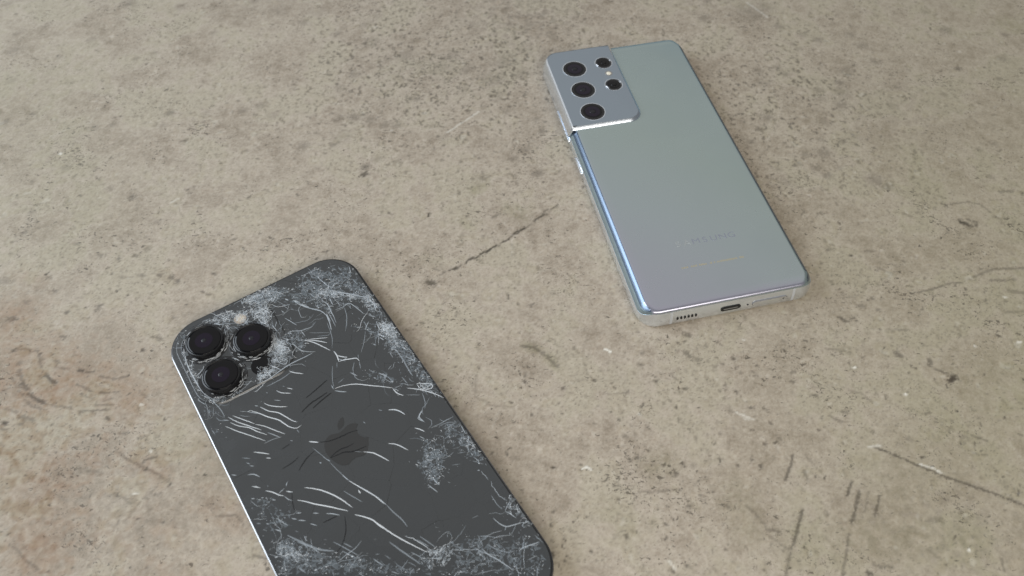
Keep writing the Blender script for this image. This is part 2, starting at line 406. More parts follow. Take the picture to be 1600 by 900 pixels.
CRAZED=[
(0.81,0.85,1,[(16.1,78.4),(22.0,78.0),(28.5,76.5),(36.6,71.1),(38.5,65.6),(38.7,57.9),(38.8,48.4),(38.5,39.4),(32.7,40.7),(32.5,46.0),(31.8,52.4),(27.2,55.4),(22.5,58.0),(18.2,61.5),(11.9,69.0)]),
(0.59,0.75,2,[(18.7,67.8),(24.6,65.3),(30.8,58.4),(37.1,52.9),(38.0,46.9),(34.4,42.1),(32.7,44.6),(33.0,50.9),(26.5,57.9),(18.2,63.5)]),
(0.59,0.65,2,[(34.2,39.8),(38.8,33.5),(32.6,22.2),(30.9,24.5),(32.2,36.0)]),
(0.59,0.65,2,[(33.9,40.6),(38.8,36.6),(39.0,31.5),(38.5,24.3),(36.1,22.8),(34.0,26.1),(32.3,32.1),(32.4,37.7)]),
(0.59,0.60,2,[(35.8,21.3),(38.3,19.6),(38.1,14.9),(36.6,14.1),(35.3,18.6)]),
(0.65,0.80,1,[(-0.8,80.6),(7.7,77.7),(13.3,72.5),(22.8,56.9),(19.7,50.5),(18.9,54.9),(14.6,60.4),(10.1,65.4),(6.0,69.4),(-0.1,70.9),(-3.3,65.8),(-5.5,71.8)]),
(0.54,0.75,2,[(-3.1,56.5),(-0.1,53.9),(-0.2,48.4),(-3.1,42.0),(-6.4,40.7),(-10.3,43.2),(-8.6,49.2)]),
(0.65,0.55,1,[(-2.4,58.9),(8.0,52.6),(8.5,47.3),(4.8,43.6),(0.4,44.1),(0.4,52.6)]),
(0.59,0.70,2,[(-14.2,44.7),(-9.5,45.1),(-6.3,40.0),(-13.1,39.9),(-17.0,40.2)]),
(0.54,0.50,2,[(-0.4,69.3),(-1.0,61.4),(-1.1,57.0),(-4.1,60.9),(-5.0,65.3)]),
(0.59,0.60,2,[(-24.1,76.7),(-15.1,77.5),(-11.0,75.9),(-13.3,73.4),(-17.7,63.8),(-19.5,65.0),(-18.2,71.1)]),
(0.54,0.70,2,[(-34.8,69.1),(-32.2,67.3),(-33.0,56.1),(-34.7,47.2),(-36.2,48.9),(-36.1,61.1)]),
(0.54,0.60,2,[(-7.7,75.4),(3.6,71.1),(-1.7,61.7),(-5.6,63.5),(-6.9,71.6)]),
(0.62,0.60,2,[(-35.8,48.6),(-32.3,43.5),(-26.3,40.9),(-19.5,41.3),(-22.9,38.6),(-29.3,38.8),(-34.0,41.9)]),
(0.54,0.60,2,[(-13.6,46.0),(-7.8,45.1),(-8.9,39.9),(-15.2,38.4),(-16.9,41.0)]),
(0.68,0.35,1,[(-32.6,78.4),(-24.4,77.6),(-30.3,75.3),(-32.6,69.2),(-36.2,70.0)]),
(0.54,0.60,1,[(22.3,-12.3),(26.7,-14.6),(28.5,-18.7),(28.5,-23.9),(23.7,-27.5),(19.7,-30.9),(16.5,-29.4),(16.7,-23.9),(16.2,-20.3),(20.1,-17.1)]),
(0.59,0.50,1,[(32.0,-11.0),(37.9,-11.9),(38.9,-17.4),(38.5,-23.1),(38.4,-31.7),(35.4,-33.1),(32.9,-26.9),(29.7,-20.1),(29.5,-15.3)]),
(0.54,0.50,2,[(35.5,-19.3),(38.5,-21.3),(37.7,-27.8),(34.2,-24.9)]),
(0.62,0.60,2,[(37.4,-45.6),(39.2,-46.3),(39.1,-52.0),(39.4,-59.6),(35.1,-60.4),(32.9,-58.5),(35.6,-55.7),(33.0,-50.7)]),
(0.76,0.30,1,[(13.0,-47.9),(22.9,-53.2),(32.0,-59.7),(39.7,-65.7),(35.7,-71.9),(30.7,-74.6),(18.7,-66.5),(6.6,-58.5)]),
(0.54,0.70,2,[(12.2,-49.2),(14.7,-49.5),(12.3,-52.7),(9.0,-54.5)]),
(0.54,0.70,2,[(5.3,-47.2),(9.4,-49.1),(14.3,-48.8),(13.4,-51.7),(9.2,-55.1),(6.5,-56.7),(5.2,-53.2),(4.5,-50.2)]),
(0.65,0.50,1,[(-1.5,-44.4),(5.0,-47.9),(5.2,-53.2),(2.9,-54.3),(1.4,-51.1),(-1.3,-48.5)]),
(0.76,0.35,1,[(-13.8,-36.2),(-8.7,-42.2),(0.9,-52.0),(11.9,-57.7),(10.0,-60.7),(-17.1,-42.6)]),
(0.65,0.45,1,[(-35.6,-13.6),(-29.4,-19.5),(-22.1,-29.8),(-13.5,-37.2),(-9.0,-44.6),(-10.3,-47.1),(-38.2,-28.5)]),
(0.54,0.50,2,[(-35.6,-15.4),(-31.2,-20.1),(-27.0,-28.2),(-29.4,-30.1),(-33.7,-25.5),(-36.2,-20.4)]),
(0.81,0.20,1,[(-35.1,1.9),(-24.2,-8.2),(-27.8,-17.9),(-36.8,-12.8)]),
(0.51,0.60,2,[(-13.2,76.5),(-5.9,72.5),(-8.1,65.2),(-14.1,68.4)]),
(0.65,0.50,2,[(-7.4,80.9),(7.4,78.4),(8.8,71.1),(0.9,70.2),(-7.4,73.7)]),
(0.59,0.60,2,[(-4.5,57.9),(0.2,51.8),(0.3,42.3),(-4.7,41.0),(-7.5,47.5)]),
(0.65,0.55,1,[(22.8,47.5),(39.3,28.7),(40.2,-1.7),(34.1,0.7),(33.1,17.6),(27.9,36.3)]),
(0.70,0.40,1,[(19.5,24.4),(26.8,18.3),(30.1,10.3),(25.7,7.5),(22.6,14.1),(18.2,18.3)]),
(0.54,0.60,2,[(33.4,7.5),(37.5,4.2),(36.1,2.3),(32.8,4.0)]),
(0.95,0.15,1,[(-36.5,47.4),(-30.3,38.8),(-31.7,31.0),(-37.4,27.4),(-37.5,38.1)]),
(0.68,0.50,2,[(-37.6,-25.5),(-35.2,-28.8),(-35.8,-30.1),(-38.2,-28.5)]),
]
FLOOR_MARKS=[
(0.56,0.50,[(-30.6,195.3),(-28.0,197.0)]),
(0.50,0.90,[(-26.7,197.6),(-25.8,198.0)]),
(0.95,0.90,[(-24.8,198.5),(-23.5,199.0)]),
(0.41,0.70,[(-23.5,199.0),(-21.2,200.5)]),
(0.51,0.90,[(-19.6,201.2),(-18.7,203.3),(-16.4,204.6)]),
(0.45,0.90,[(-18.3,203.3),(-15.1,204.6),(-12.5,207.6),(-10.4,208.0)]),
(0.85,1.00,[(-11.1,207.8),(-8.5,210.2),(-6.1,211.5)]),
(0.72,0.95,[(-4.4,213.0),(-3.8,213.2)]),
(0.53,0.90,[(-3.8,213.2),(-1.4,214.8)]),
(0.40,0.60,[(-1.4,214.8),(0.6,217.5)]),
(1.07,0.95,[(0.8,217.8),(3.0,219.6),(5.1,220.9)]),
(0.34,0.40,[(5.8,221.0),(10.0,225.3)]),
(0.75,0.85,[(9.8,225.6),(11.7,227.1),(13.8,228.7)]),
(0.48,0.60,[(13.9,230.8),(16.4,232.7)]),
(0.69,0.70,[(17.4,232.2),(20.3,234.6)]),
(0.45,0.50,[(14.2,229.9),(15.6,229.0)]),
(2.16,0.75,[(-34.6,191.6),(-32.9,190.8)]),
(0.86,0.50,[(-8.8,227.0),(-5.3,229.3)]),
(0.95,0.40,[(10.9,199.7),(11.9,198.4)]),
(0.90,0.50,[(7.4,180.0),(8.7,180.7)]),
(0.59,0.60,[(-22.7,174.8),(-22.2,176.7)]),
(0.79,0.50,[(-33.4,198.6),(-31.0,197.6)]),
(0.86,0.30,[(-32.0,232.9),(-31.2,231.1)]),
(0.74,0.75,[(131.8,118.2),(135.8,116.5),(143.6,112.3),(152.8,107.6),(160.5,104.4),(168.2,101.3),(177.7,96.9)]),
(0.75,0.70,[(101.4,114.9),(99.6,110.7),(96.8,105.5)]),
(0.86,0.75,[(100.4,94.8),(98.3,90.0),(95.4,84.1)]),
(0.49,0.60,[(95.4,84.1),(93.3,79.9),(90.2,72.6)]),
(0.82,0.75,[(120.0,105.2),(117.4,100.2)]),
(0.89,0.70,[(122.1,101.6),(119.4,96.2),(116.5,90.5)]),
(0.62,0.55,[(114.5,86.7),(111.0,77.5),(108.8,72.7)]),
(0.71,0.65,[(128.7,100.2),(125.0,92.7)]),
(0.56,0.40,[(125.2,101.6),(122.0,94.4)]),
(1.61,0.95,[(167.8,145.7),(169.7,147.3)]),
(0.81,0.50,[(169.3,149.0),(171.2,147.3)]),
(1.01,0.80,[(117.4,73.7),(118.6,73.5)]),
(0.82,0.60,[(163.4,154.5),(162.7,152.3)]),
(0.81,0.55,[(164.1,150.6),(167.9,149.0)]),
(1.94,0.50,[(151.2,157.8),(151.9,156.7)]),
(0.74,0.55,[(168.6,123.0),(173.4,121.0)]),
(0.76,0.50,[(154.0,131.7),(156.0,132.3)]),
(0.52,0.60,[(141.4,139.2),(141.2,137.6)]),
(1.02,0.50,[(123.5,132.4),(124.9,132.2)]),
(0.76,0.50,[(118.9,130.3),(121.7,128.5)]),
(1.02,0.45,[(120.6,76.4),(126.1,75.6)]),
(1.31,0.40,[(143.9,91.9),(147.7,91.8)]),
(0.53,0.40,[(87.0,86.1),(93.4,80.7)]),
(1.07,0.50,[(87.3,88.1),(91.4,87.3)]),
(0.61,0.50,[(163.4,78.5),(162.7,74.5)]),
(0.47,0.35,[(105.8,115.0),(110.5,107.9)]),
(0.93,0.50,[(104.3,108.8),(104.4,106.0)]),
(1.22,0.35,[(144.6,121.9),(145.8,121.2)]),
(0.52,0.35,[(128.4,140.7),(132.2,140.7),(135.8,136.5)]),
(0.74,0.40,[(132.5,124.3),(133.3,123.8)]),
(1.01,0.40,[(162.8,129.0),(163.7,129.0)]),
(0.98,0.35,[(164.3,122.3),(166.5,122.3)]),
(0.65,0.40,[(142.0,91.0),(147.5,91.1)]),
(0.83,0.35,[(139.5,81.7),(142.7,78.5)]),
(1.07,0.50,[(-189.7,148.8),(-187.8,145.4),(-185.7,142.0)]),
(1.58,0.70,[(-186.5,142.7),(-183.7,140.7)]),
(1.03,0.80,[(-182.7,138.7),(-178.9,136.4),(-175.1,134.8)]),
(0.77,0.50,[(-182.9,136.1),(-179.6,133.5),(-175.6,132.2)]),
(1.11,0.80,[(-195.5,157.1),(-194.9,158.0)]),
(0.56,0.40,[(-194.9,158.0),(-191.1,158.5),(-188.5,158.0)]),
(1.09,0.50,[(-191.5,151.3),(-190.7,152.3)]),
(1.06,0.80,[(-179.0,146.8),(-176.5,144.8),(-173.8,143.1)]),
(0.69,0.50,[(-187.6,157.3),(-185.2,157.4)]),
(0.69,0.50,[(-185.6,156.9),(-181.7,150.3)]),
(1.08,0.85,[(-166.5,148.9),(-165.2,148.6)]),
(0.67,0.60,[(-163.7,147.9),(-160.8,148.3)]),
(0.67,0.50,[(-157.8,146.2),(-152.0,145.0),(-147.3,146.3)]),
(0.58,0.55,[(-165.7,142.8),(-158.7,139.5)]),
(0.57,0.65,[(-155.7,139.4),(-152.6,139.0),(-149.2,139.5)]),
(0.56,0.55,[(-168.5,133.5),(-164.1,132.6)]),
(0.64,0.60,[(-161.3,131.3),(-155.6,131.6),(-149.9,132.0)]),
(0.51,0.40,[(-174.0,134.2),(-168.4,133.2)]),
(0.51,0.50,[(-156.3,133.9),(-148.8,134.1)]),
(1.25,0.85,[(-187.4,126.4),(-186.5,126.3)]),
(0.74,0.50,[(-187.7,124.2),(-184.6,123.6)]),
(1.26,0.50,[(-182.0,129.0),(-176.9,127.7)]),
(0.76,0.40,[(-188.4,132.1),(-183.9,131.0)]),
(0.87,0.60,[(-201.1,171.9),(-199.0,172.3)]),
(1.13,0.60,[(-178.5,164.0),(-177.6,164.0)]),
(0.85,0.55,[(-142.9,164.3),(-138.9,163.3)]),
(0.97,0.80,[(-145.3,158.2),(-144.9,158.0)]),
(0.75,0.50,[(-181.8,126.1),(-180.0,125.9)]),
(0.74,0.40,[(-143.6,122.6),(-140.2,122.7)]),
(0.82,0.50,[(-177.3,153.1),(-175.8,152.4)]),
(0.54,0.35,[(-176.6,150.3),(-170.8,149.3)]),
(0.52,0.35,[(-193.4,139.0),(-190.6,141.0)]),
(0.66,0.35,[(-190.8,144.7),(-184.7,137.7)]),
(0.52,0.40,[(-153.3,135.6),(-150.2,136.9)]),
(0.52,0.35,[(-161.8,138.1),(-157.0,136.2)]),
(0.70,0.50,[(-142.7,116.1),(-138.9,113.2),(-132.5,110.1),(-125.8,107.3),(-120.8,104.2)]),
(0.83,0.60,[(-131.7,111.4),(-129.7,113.0),(-127.4,113.3)]),
(0.56,0.40,[(-140.4,98.6),(-138.4,99.8),(-134.5,98.3),(-131.7,95.9)]),
(0.67,0.50,[(-124.3,99.5),(-122.0,99.6)]),
(0.67,0.50,[(-126.8,98.1),(-126.2,97.9)]),
(0.63,0.50,[(-118.7,81.8),(-118.0,81.6)]),
(0.62,0.50,[(-168.0,81.9),(-164.3,79.7),(-161.0,76.7),(-155.2,73.7)]),
(0.62,0.35,[(-164.3,79.7),(-162.1,81.4)]),
(0.82,0.50,[(-85.7,78.9),(-81.2,77.5)]),
(0.65,0.50,[(-101.4,91.6),(-94.7,92.5),(-91.1,88.8)]),
(0.66,0.40,[(-105.2,95.5),(-102.6,94.3)]),
(1.16,0.40,[(-149.9,108.1),(-145.4,107.2)]),
(0.55,0.35,[(-131.9,89.5),(-128.7,96.6),(-124.4,102.0)]),
(0.87,0.35,[(-160.5,91.1),(-159.9,90.8)]),
(0.94,0.30,[(-149.1,111.3),(-146.6,111.0)]),
(0.97,0.55,[(4.0,160.6),(8.5,160.0),(12.9,156.8),(17.7,151.0)]),
(1.00,0.50,[(68.2,166.9),(70.9,166.0)]),
(1.39,0.55,[(68.1,157.7),(69.6,156.4)]),
(0.83,0.40,[(69.6,156.4),(72.7,154.7)]),
(0.45,0.40,[(44.5,101.0),(55.5,101.5)]),
(0.52,0.35,[(35.1,139.4),(44.3,140.0)]),
(0.55,0.40,[(81.5,96.5),(87.4,88.6)]),
(0.52,0.30,[(-13.3,138.0),(-7.8,134.4),(0.7,133.9)]),
(0.34,0.35,[(-13.7,147.1),(-13.5,139.2)]),
(0.81,0.75,[(-12.7,150.5),(-12.5,150.4)]),
(1.07,0.75,[(31.4,145.5),(31.6,145.4)]),
(1.05,0.75,[(19.6,142.0),(19.8,141.9)]),
(0.80,0.75,[(55.1,145.0),(55.3,144.8)]),
(0.75,0.75,[(50.0,125.9),(50.2,125.8)]),
(1.19,0.75,[(45.2,114.0),(45.4,113.9)]),
(0.94,0.75,[(54.6,111.0),(54.8,110.9)]),
(1.39,0.75,[(58.3,108.0),(58.5,107.9)]),
(0.95,0.75,[(74.8,113.5),(75.0,113.3)]),
(0.71,0.75,[(80.8,111.1),(81.0,111.0)]),
(0.95,0.75,[(86.3,113.5),(86.5,113.4)]),
(1.17,0.75,[(89.1,110.6),(89.2,110.5)]),
(0.69,0.75,[(68.7,106.5),(68.9,106.4)]),
(0.68,0.75,[(65.8,100.0),(66.0,99.9)]),
(0.89,0.75,[(61.3,95.9),(61.5,95.8)]),
(0.67,0.75,[(61.5,97.9),(61.7,97.8)]),
(1.06,0.75,[(39.1,85.5),(39.3,85.4)]),
(1.01,0.75,[(53.3,74.1),(53.5,74.0)]),
(0.81,0.75,[(58.1,76.0),(58.2,75.9)]),
(0.61,0.75,[(61.1,76.3),(61.3,76.2)]),
(0.84,0.75,[(24.2,159.7),(24.4,159.5)]),
(1.10,0.75,[(86.5,155.2),(86.7,155.0)]),
(0.79,0.75,[(84.8,140.6),(85.0,140.5)]),
(1.05,0.75,[(65.6,141.9),(65.8,141.8)]),
(0.66,0.75,[(14.5,94.0),(14.7,93.9)]),
(0.75,0.75,[(0.9,127.7),(1.1,127.6)]),
(0.61,0.75,[(17.8,77.1),(18.0,77.0)]),
(1.06,0.75,[(5.0,144.7),(5.3,144.6)]),
(0.71,0.75,[(42.5,112.6),(42.7,112.5)]),
(0.67,0.75,[(37.4,98.4),(37.6,98.3)]),
(0.82,0.75,[(50.3,152.5),(50.6,152.3)]),
(0.89,0.75,[(74.6,96.0),(74.8,95.9)]),
(1.05,0.70,[(193.9,236.1),(195.6,235.3)]),
(0.70,0.45,[(195.8,235.8),(206.2,237.6),(211.1,235.9),(213.9,231.5)]),
(1.70,0.85,[(198.6,226.2),(201.5,223.7)]),
(0.85,0.60,[(202.2,227.2),(205.5,225.4),(204.8,223.4),(201.8,223.0),(200.9,225.1)]),
(0.68,0.55,[(168.6,187.2),(176.9,189.7),(181.6,191.7),(187.9,192.6)]),
(1.17,0.70,[(133.0,174.5),(135.0,172.7)]),
(1.66,0.65,[(151.1,157.6),(151.9,156.9)]),
(0.97,0.45,[(151.7,208.9),(155.9,208.8)]),
(0.79,0.40,[(154.6,200.0),(160.8,196.9)]),
(1.10,0.60,[(162.7,155.1),(162.5,152.4)]),
(0.81,0.50,[(163.7,150.8),(167.9,149.2)]),
(1.60,0.95,[(168.1,145.5),(170.4,147.1)]),
(0.94,0.45,[(193.9,195.1),(203.6,199.6),(216.9,200.0)]),
(0.93,0.45,[(200.4,193.5),(210.7,194.0)]),
(1.53,0.40,[(206.6,188.3),(212.0,187.1)]),
(1.07,0.50,[(222.7,244.0),(228.4,244.3)]),
(0.86,0.45,[(153.9,169.0),(158.7,168.8)]),
(0.60,0.30,[(135.4,184.3),(141.5,185.0)]),
(0.89,0.35,[(200.6,177.4),(208.6,178.1)]),
(0.84,0.40,[(123.7,159.9),(132.8,158.3)]),
(1.19,0.45,[(141.9,180.5),(143.7,180.1)]),
(0.54,0.30,[(99.2,151.0),(100.9,150.0)]),
(1.21,0.50,[(130.0,231.1),(130.4,231.0)]),
(1.20,0.50,[(137.7,230.4),(138.1,230.3)]),
(1.14,0.50,[(135.8,209.7),(136.2,209.6)]),
(1.11,0.50,[(131.5,202.2),(131.9,202.1)]),
(0.93,0.50,[(107.6,145.2),(108.0,145.1)]),
(0.97,0.50,[(137.1,156.3),(137.4,156.2)]),
(1.03,0.50,[(137.3,174.2),(137.7,174.1)]),
(1.12,0.50,[(166.8,203.3),(167.2,203.2)]),
(1.06,0.50,[(148.3,184.4),(148.7,184.3)]),
(1.00,0.50,[(178.4,166.9),(178.7,166.8)]),
(1.11,0.50,[(198.5,199.6),(198.8,199.5)]),
(1.04,0.50,[(149.2,178.4),(149.6,178.3)]),
(5.36,0.35,[(-265.0,341.7),(-263.8,342.8)]),
(3.22,0.40,[(-268.9,356.6),(-267.7,357.7)]),
(5.82,0.50,[(-216.2,383.9),(-214.9,385.1)]),
(4.82,0.35,[(-186.7,380.7),(-185.3,381.9)]),
(3.87,0.30,[(-284.2,383.1),(-282.9,384.3)]),
(2.65,0.30,[(-239.5,336.6),(-238.3,337.6)]),
(2.97,0.30,[(-257.6,317.7),(-256.4,318.7)]),
(2.79,0.35,[(-256.1,362.9),(-254.9,364.0)]),
(3.14,0.40,[(-204.6,283.3),(-203.4,284.2)]),
(2.82,0.70,[(-170.1,294.2),(-168.9,295.1)]),
(2.37,0.40,[(-196.0,285.6),(-194.8,286.5)]),
(2.21,0.45,[(-198.9,336.0),(-197.6,337.0)]),
(2.23,0.45,[(-190.6,340.4),(-189.3,341.5)]),
(2.01,0.40,[(-237.2,293.0),(-236.0,293.9)]),
(2.77,0.50,[(-249.3,286.8),(-248.2,287.7)]),
(2.83,0.40,[(-134.6,295.9),(-133.3,296.9)]),
(2.42,0.30,[(-152.2,294.3),(-150.9,295.2)]),
(2.37,0.30,[(-171.3,285.0),(-170.1,285.9)]),
(2.58,0.40,[(-209.1,256.7),(-208.0,257.6)]),
(1.54,0.60,[(-157.9,274.7),(-156.7,275.6)]),
(2.31,0.40,[(-163.0,357.8),(-161.6,359.0)]),
(3.18,0.30,[(-227.3,351.0),(-226.0,352.1)]),
(3.90,0.40,[(-147.2,386.4),(-145.8,387.6)]),
(4.23,0.45,[(-115.5,368.0),(-114.4,368.9)]),
(6.72,0.30,[(-131.1,378.8),(-130.0,379.7)]),
(6.70,0.25,[(-108.7,377.1),(-107.5,378.0)]),
(3.22,0.50,[(-96.0,357.2),(-94.8,358.1)]),
(2.32,0.35,[(-93.4,361.9),(-92.2,362.8)]),
(6.36,0.35,[(-75.9,350.8),(-74.7,351.7)]),
(4.69,0.30,[(-80.9,366.4),(-79.7,367.3)]),
(5.71,0.30,[(-76.2,373.6),(-74.9,374.6)]),
(7.10,0.40,[(-57.8,339.2),(-56.6,340.0)]),
(4.41,0.35,[(-65.9,335.9),(-64.7,336.7)]),
(5.32,0.40,[(-33.6,338.5),(-32.4,339.4)]),
(5.21,0.40,[(-24.8,328.1),(-23.6,328.9)]),
(5.22,0.30,[(-36.3,329.6),(-35.1,330.4)]),
(5.62,0.30,[(-23.0,365.9),(-21.7,366.8)]),
(7.26,0.30,[(-7.5,349.5),(-6.2,350.4)]),
(9.68,0.40,[(-5.2,334.6),(-3.9,335.4)]),
(9.39,0.45,[(-11.2,320.3),(-10.0,321.1)]),
(6.90,0.45,[(4.2,325.1),(5.4,325.9)]),
(5.82,0.35,[(-7.9,308.0),(-6.7,308.8)]),
(7.18,0.30,[(6.4,344.6),(7.6,345.4)]),
(4.80,0.50,[(-78.3,291.5),(-77.2,292.2)]),
(4.79,0.40,[(-70.3,290.1),(-69.2,290.8)]),
(3.16,0.45,[(-63.0,285.9),(-61.9,286.6)]),
(3.16,0.50,[(-56.7,286.2),(-55.6,286.9)]),
(4.20,0.50,[(-100.5,271.2),(-99.5,271.9)]),
(2.30,0.60,[(-86.0,272.5),(-84.9,273.2)]),
(2.59,0.80,[(-69.1,257.8),(-68.0,258.5)]),
(2.19,0.80,[(-69.0,253.1),(-68.0,253.7)]),
(6.99,0.25,[(-82.4,278.1),(-81.4,278.8)]),
(4.00,0.35,[(-86.0,290.7),(-85.0,291.4)]),
(3.66,0.60,[(11.3,254.2),(12.5,254.8)]),
(3.27,0.60,[(-13.6,251.5),(-12.5,252.1)]),
(3.00,0.45,[(-0.3,263.8),(0.9,264.5)]),
(3.81,0.40,[(5.9,269.8),(7.0,270.5)]),
(2.37,0.40,[(-39.7,285.3),(-38.5,286.0)]),
(3.48,0.30,[(-33.9,277.0),(-32.8,277.7)]),
(4.30,0.45,[(-82.2,323.8),(-81.1,324.6)]),
(3.36,0.45,[(-88.6,313.6),(-87.5,314.4)]),
(4.08,0.45,[(-126.5,299.9),(-125.4,300.6)]),
(4.01,0.30,[(-118.7,292.7),(-117.7,293.4)]),
(2.89,0.40,[(-51.5,305.5),(-50.3,306.3)]),
(2.06,0.40,[(-48.4,304.8),(-47.3,305.6)]),
(2.98,0.40,[(-54.9,260.9),(-53.9,261.6)]),
(2.99,0.40,[(-64.5,262.8),(-63.4,263.5)]),
(3.64,0.40,[(-3.8,296.2),(-2.6,297.0)]),
(2.85,0.40,[(-14.8,299.1),(-13.6,299.8)]),
(3.78,0.30,[(-25.2,312.5),(-24.0,313.2)]),
(3.46,0.35,[(-42.3,326.4),(-41.1,327.2)]),
(2.80,0.40,[(10.9,290.6),(12.1,291.3)]),
(2.35,0.60,[(13.7,282.1),(14.9,282.8)]),
(4.01,0.35,[(-31.6,341.0),(-30.4,341.9)]),
(5.69,0.45,[(105.6,372.8),(106.7,372.4)]),
(13.43,0.45,[(132.6,378.8),(133.8,378.5)]),
(7.75,0.40,[(140.7,383.8),(141.8,383.5)]),
(4.21,0.45,[(144.5,366.4),(145.6,366.0)]),
(4.12,0.50,[(164.1,354.9),(165.2,354.5)]),
(4.53,0.50,[(187.0,349.9),(188.1,349.6)]),
(3.69,0.40,[(182.4,359.1),(183.5,358.7)]),
(3.97,0.45,[(190.3,336.6),(191.3,336.3)]),
(5.21,0.50,[(172.6,328.7),(173.7,328.4)]),
(3.83,0.55,[(167.1,319.4),(168.1,319.1)]),
(3.78,0.50,[(154.8,313.6),(155.8,313.2)]),
(5.86,0.40,[(166.4,312.0),(167.4,311.7)]),
(4.92,0.50,[(164.0,302.4),(165.0,302.1)]),
(3.73,0.40,[(155.5,307.1),(156.5,306.8)]),
(3.92,0.40,[(137.6,331.1),(138.6,330.7)]),
(3.02,0.50,[(140.5,326.0),(141.5,325.6)]),
(4.82,0.50,[(125.0,293.6),(126.0,293.3)]),
(2.76,0.65,[(120.2,284.7),(121.2,284.4)]),
(2.32,0.50,[(147.7,277.6),(148.7,277.3)]),
(2.32,0.60,[(158.3,276.5),(159.2,276.2)]),
(5.31,0.45,[(147.7,268.5),(148.6,268.2)]),
(3.03,0.40,[(138.4,267.7),(139.4,267.5)]),
(2.60,0.40,[(133.9,260.7),(134.8,260.4)]),
(3.29,0.55,[(145.8,253.6),(146.7,253.3)]),
(2.96,0.50,[(141.4,258.6),(142.4,258.4)]),
(6.53,0.45,[(167.2,250.6),(168.1,250.3)]),
(3.60,0.45,[(172.4,247.9),(173.3,247.7)]),
(5.58,0.50,[(235.9,363.2),(236.9,362.8)]),
(3.99,0.50,[(257.6,339.6),(258.6,339.3)]),
(2.77,0.45,[(266.6,359.6),(267.6,359.3)]),
(2.18,0.60,[(231.6,330.8),(232.6,330.5)]),
(2.50,0.40,[(218.5,310.7),(219.4,310.4)]),
(2.53,0.50,[(195.6,315.9),(196.6,315.6)]),
(2.57,0.45,[(250.4,322.9),(251.4,322.6)]),
(2.88,0.40,[(229.8,379.5),(230.9,379.1)]),
(2.70,0.40,[(230.2,275.4),(231.1,275.1)]),
(2.67,0.35,[(222.1,271.1),(223.0,270.8)]),
(2.32,0.40,[(113.6,276.2),(114.6,276.0)]),
(4.34,0.35,[(127.1,328.4),(128.2,328.1)]),
(5.95,0.30,[(127.6,319.2),(128.7,318.9)]),
(3.69,0.35,[(156.9,358.9),(158.0,358.6)]),
(3.27,0.35,[(189.5,301.7),(190.4,301.4)]),
(2.59,0.40,[(152.6,259.4),(153.5,259.1)]),
(2.72,0.35,[(149.4,350.6),(150.5,350.2)]),
(2.19,0.30,[(221.0,253.6),(221.9,253.3)]),
(2.70,0.35,[(152.1,347.0),(153.2,346.7)]),
(4.34,0.35,[(125.7,249.7),(126.6,249.4)]),
(2.58,0.30,[(123.3,257.8),(124.3,257.6)]),
(4.78,0.30,[(152.6,289.9),(153.6,289.6)]),
(4.67,0.25,[(166.7,279.5),(167.7,279.2)]),
(2.11,0.60,[(-172.4,238.6),(-171.8,238.5)]),
(2.40,0.40,[(-214.4,229.4),(-213.8,229.3)]),
(1.66,0.50,[(-213.5,217.4),(-212.9,217.3)]),
(1.86,0.50,[(-194.4,193.3),(-193.9,193.2)]),
(1.63,0.40,[(-188.5,211.2),(-188.0,211.2)]),
(1.61,0.50,[(-161.4,205.1),(-160.9,205.0)]),
(1.93,0.40,[(-176.1,205.0),(-175.6,204.9)]),
(1.56,0.50,[(-155.8,194.5),(-155.2,194.5)]),
(1.87,0.60,[(-148.0,194.7),(-147.4,194.7)]),
(1.86,0.60,[(-143.0,193.3),(-142.4,193.2)]),
(1.54,0.60,[(-139.9,191.5),(-139.4,191.5)]),
(1.52,0.50,[(-189.3,186.2),(-188.8,186.1)]),
(1.47,0.60,[(-180.9,175.6),(-180.4,175.5)]),
(1.49,0.60,[(-168.5,179.1),(-168.0,179.1)]),
(1.79,0.40,[(-198.9,180.5),(-198.4,180.5)]),
(2.04,0.60,[(-201.3,172.5),(-200.8,172.4)]),
(3.70,0.45,[(-212.3,191.2),(-211.7,191.1)]),
(1.55,0.40,[(-163.3,193.4),(-162.8,193.4)]),
(1.46,0.45,[(-137.1,173.2),(-136.6,173.1)]),
(1.95,0.40,[(-157.1,209.0),(-156.6,208.9)]),
(2.03,0.30,[(-157.1,224.0),(-156.6,223.9)]),
(1.48,0.45,[(-168.7,177.2),(-168.2,177.1)]),
(2.14,0.30,[(-183.8,243.5),(-183.2,243.4)]),
(1.15,0.50,[(68.4,166.9),(68.7,166.8)]),
(1.60,0.60,[(70.0,165.9),(70.2,165.8)]),
(1.56,0.60,[(68.4,157.7),(68.6,157.6)]),
(1.11,0.50,[(69.6,156.1),(69.8,156.0)]),
(1.54,0.45,[(72.2,154.8),(72.4,154.7)]),
(1.33,0.50,[(50.6,157.9),(50.8,157.8)]),
(1.35,0.40,[(76.4,161.0),(76.6,160.9)]),
(1.10,0.50,[(86.1,155.2),(86.3,155.1)]),
(1.09,0.50,[(81.6,152.9),(81.8,152.9)]),
(1.09,0.65,[(86.9,151.5),(87.1,151.5)]),
(1.08,0.45,[(88.1,148.8),(88.3,148.8)]),
(1.08,0.45,[(92.8,149.2),(93.0,149.1)]),
(1.07,0.40,[(93.6,147.6),(93.9,147.6)]),
(1.75,0.45,[(49.8,152.1),(50.0,152.1)]),
(1.06,0.70,[(55.1,145.0),(55.3,144.9)]),
(1.26,0.60,[(66.1,142.0),(66.3,141.9)]),
(1.05,0.45,[(63.5,140.7),(63.8,140.7)]),
(1.47,0.50,[(43.6,140.3),(43.8,140.3)]),
(1.06,0.50,[(81.5,143.4),(81.7,143.3)]),
(1.05,0.65,[(85.1,140.5),(85.3,140.5)]),
(0.83,0.45,[(80.4,137.8),(80.6,137.7)]),
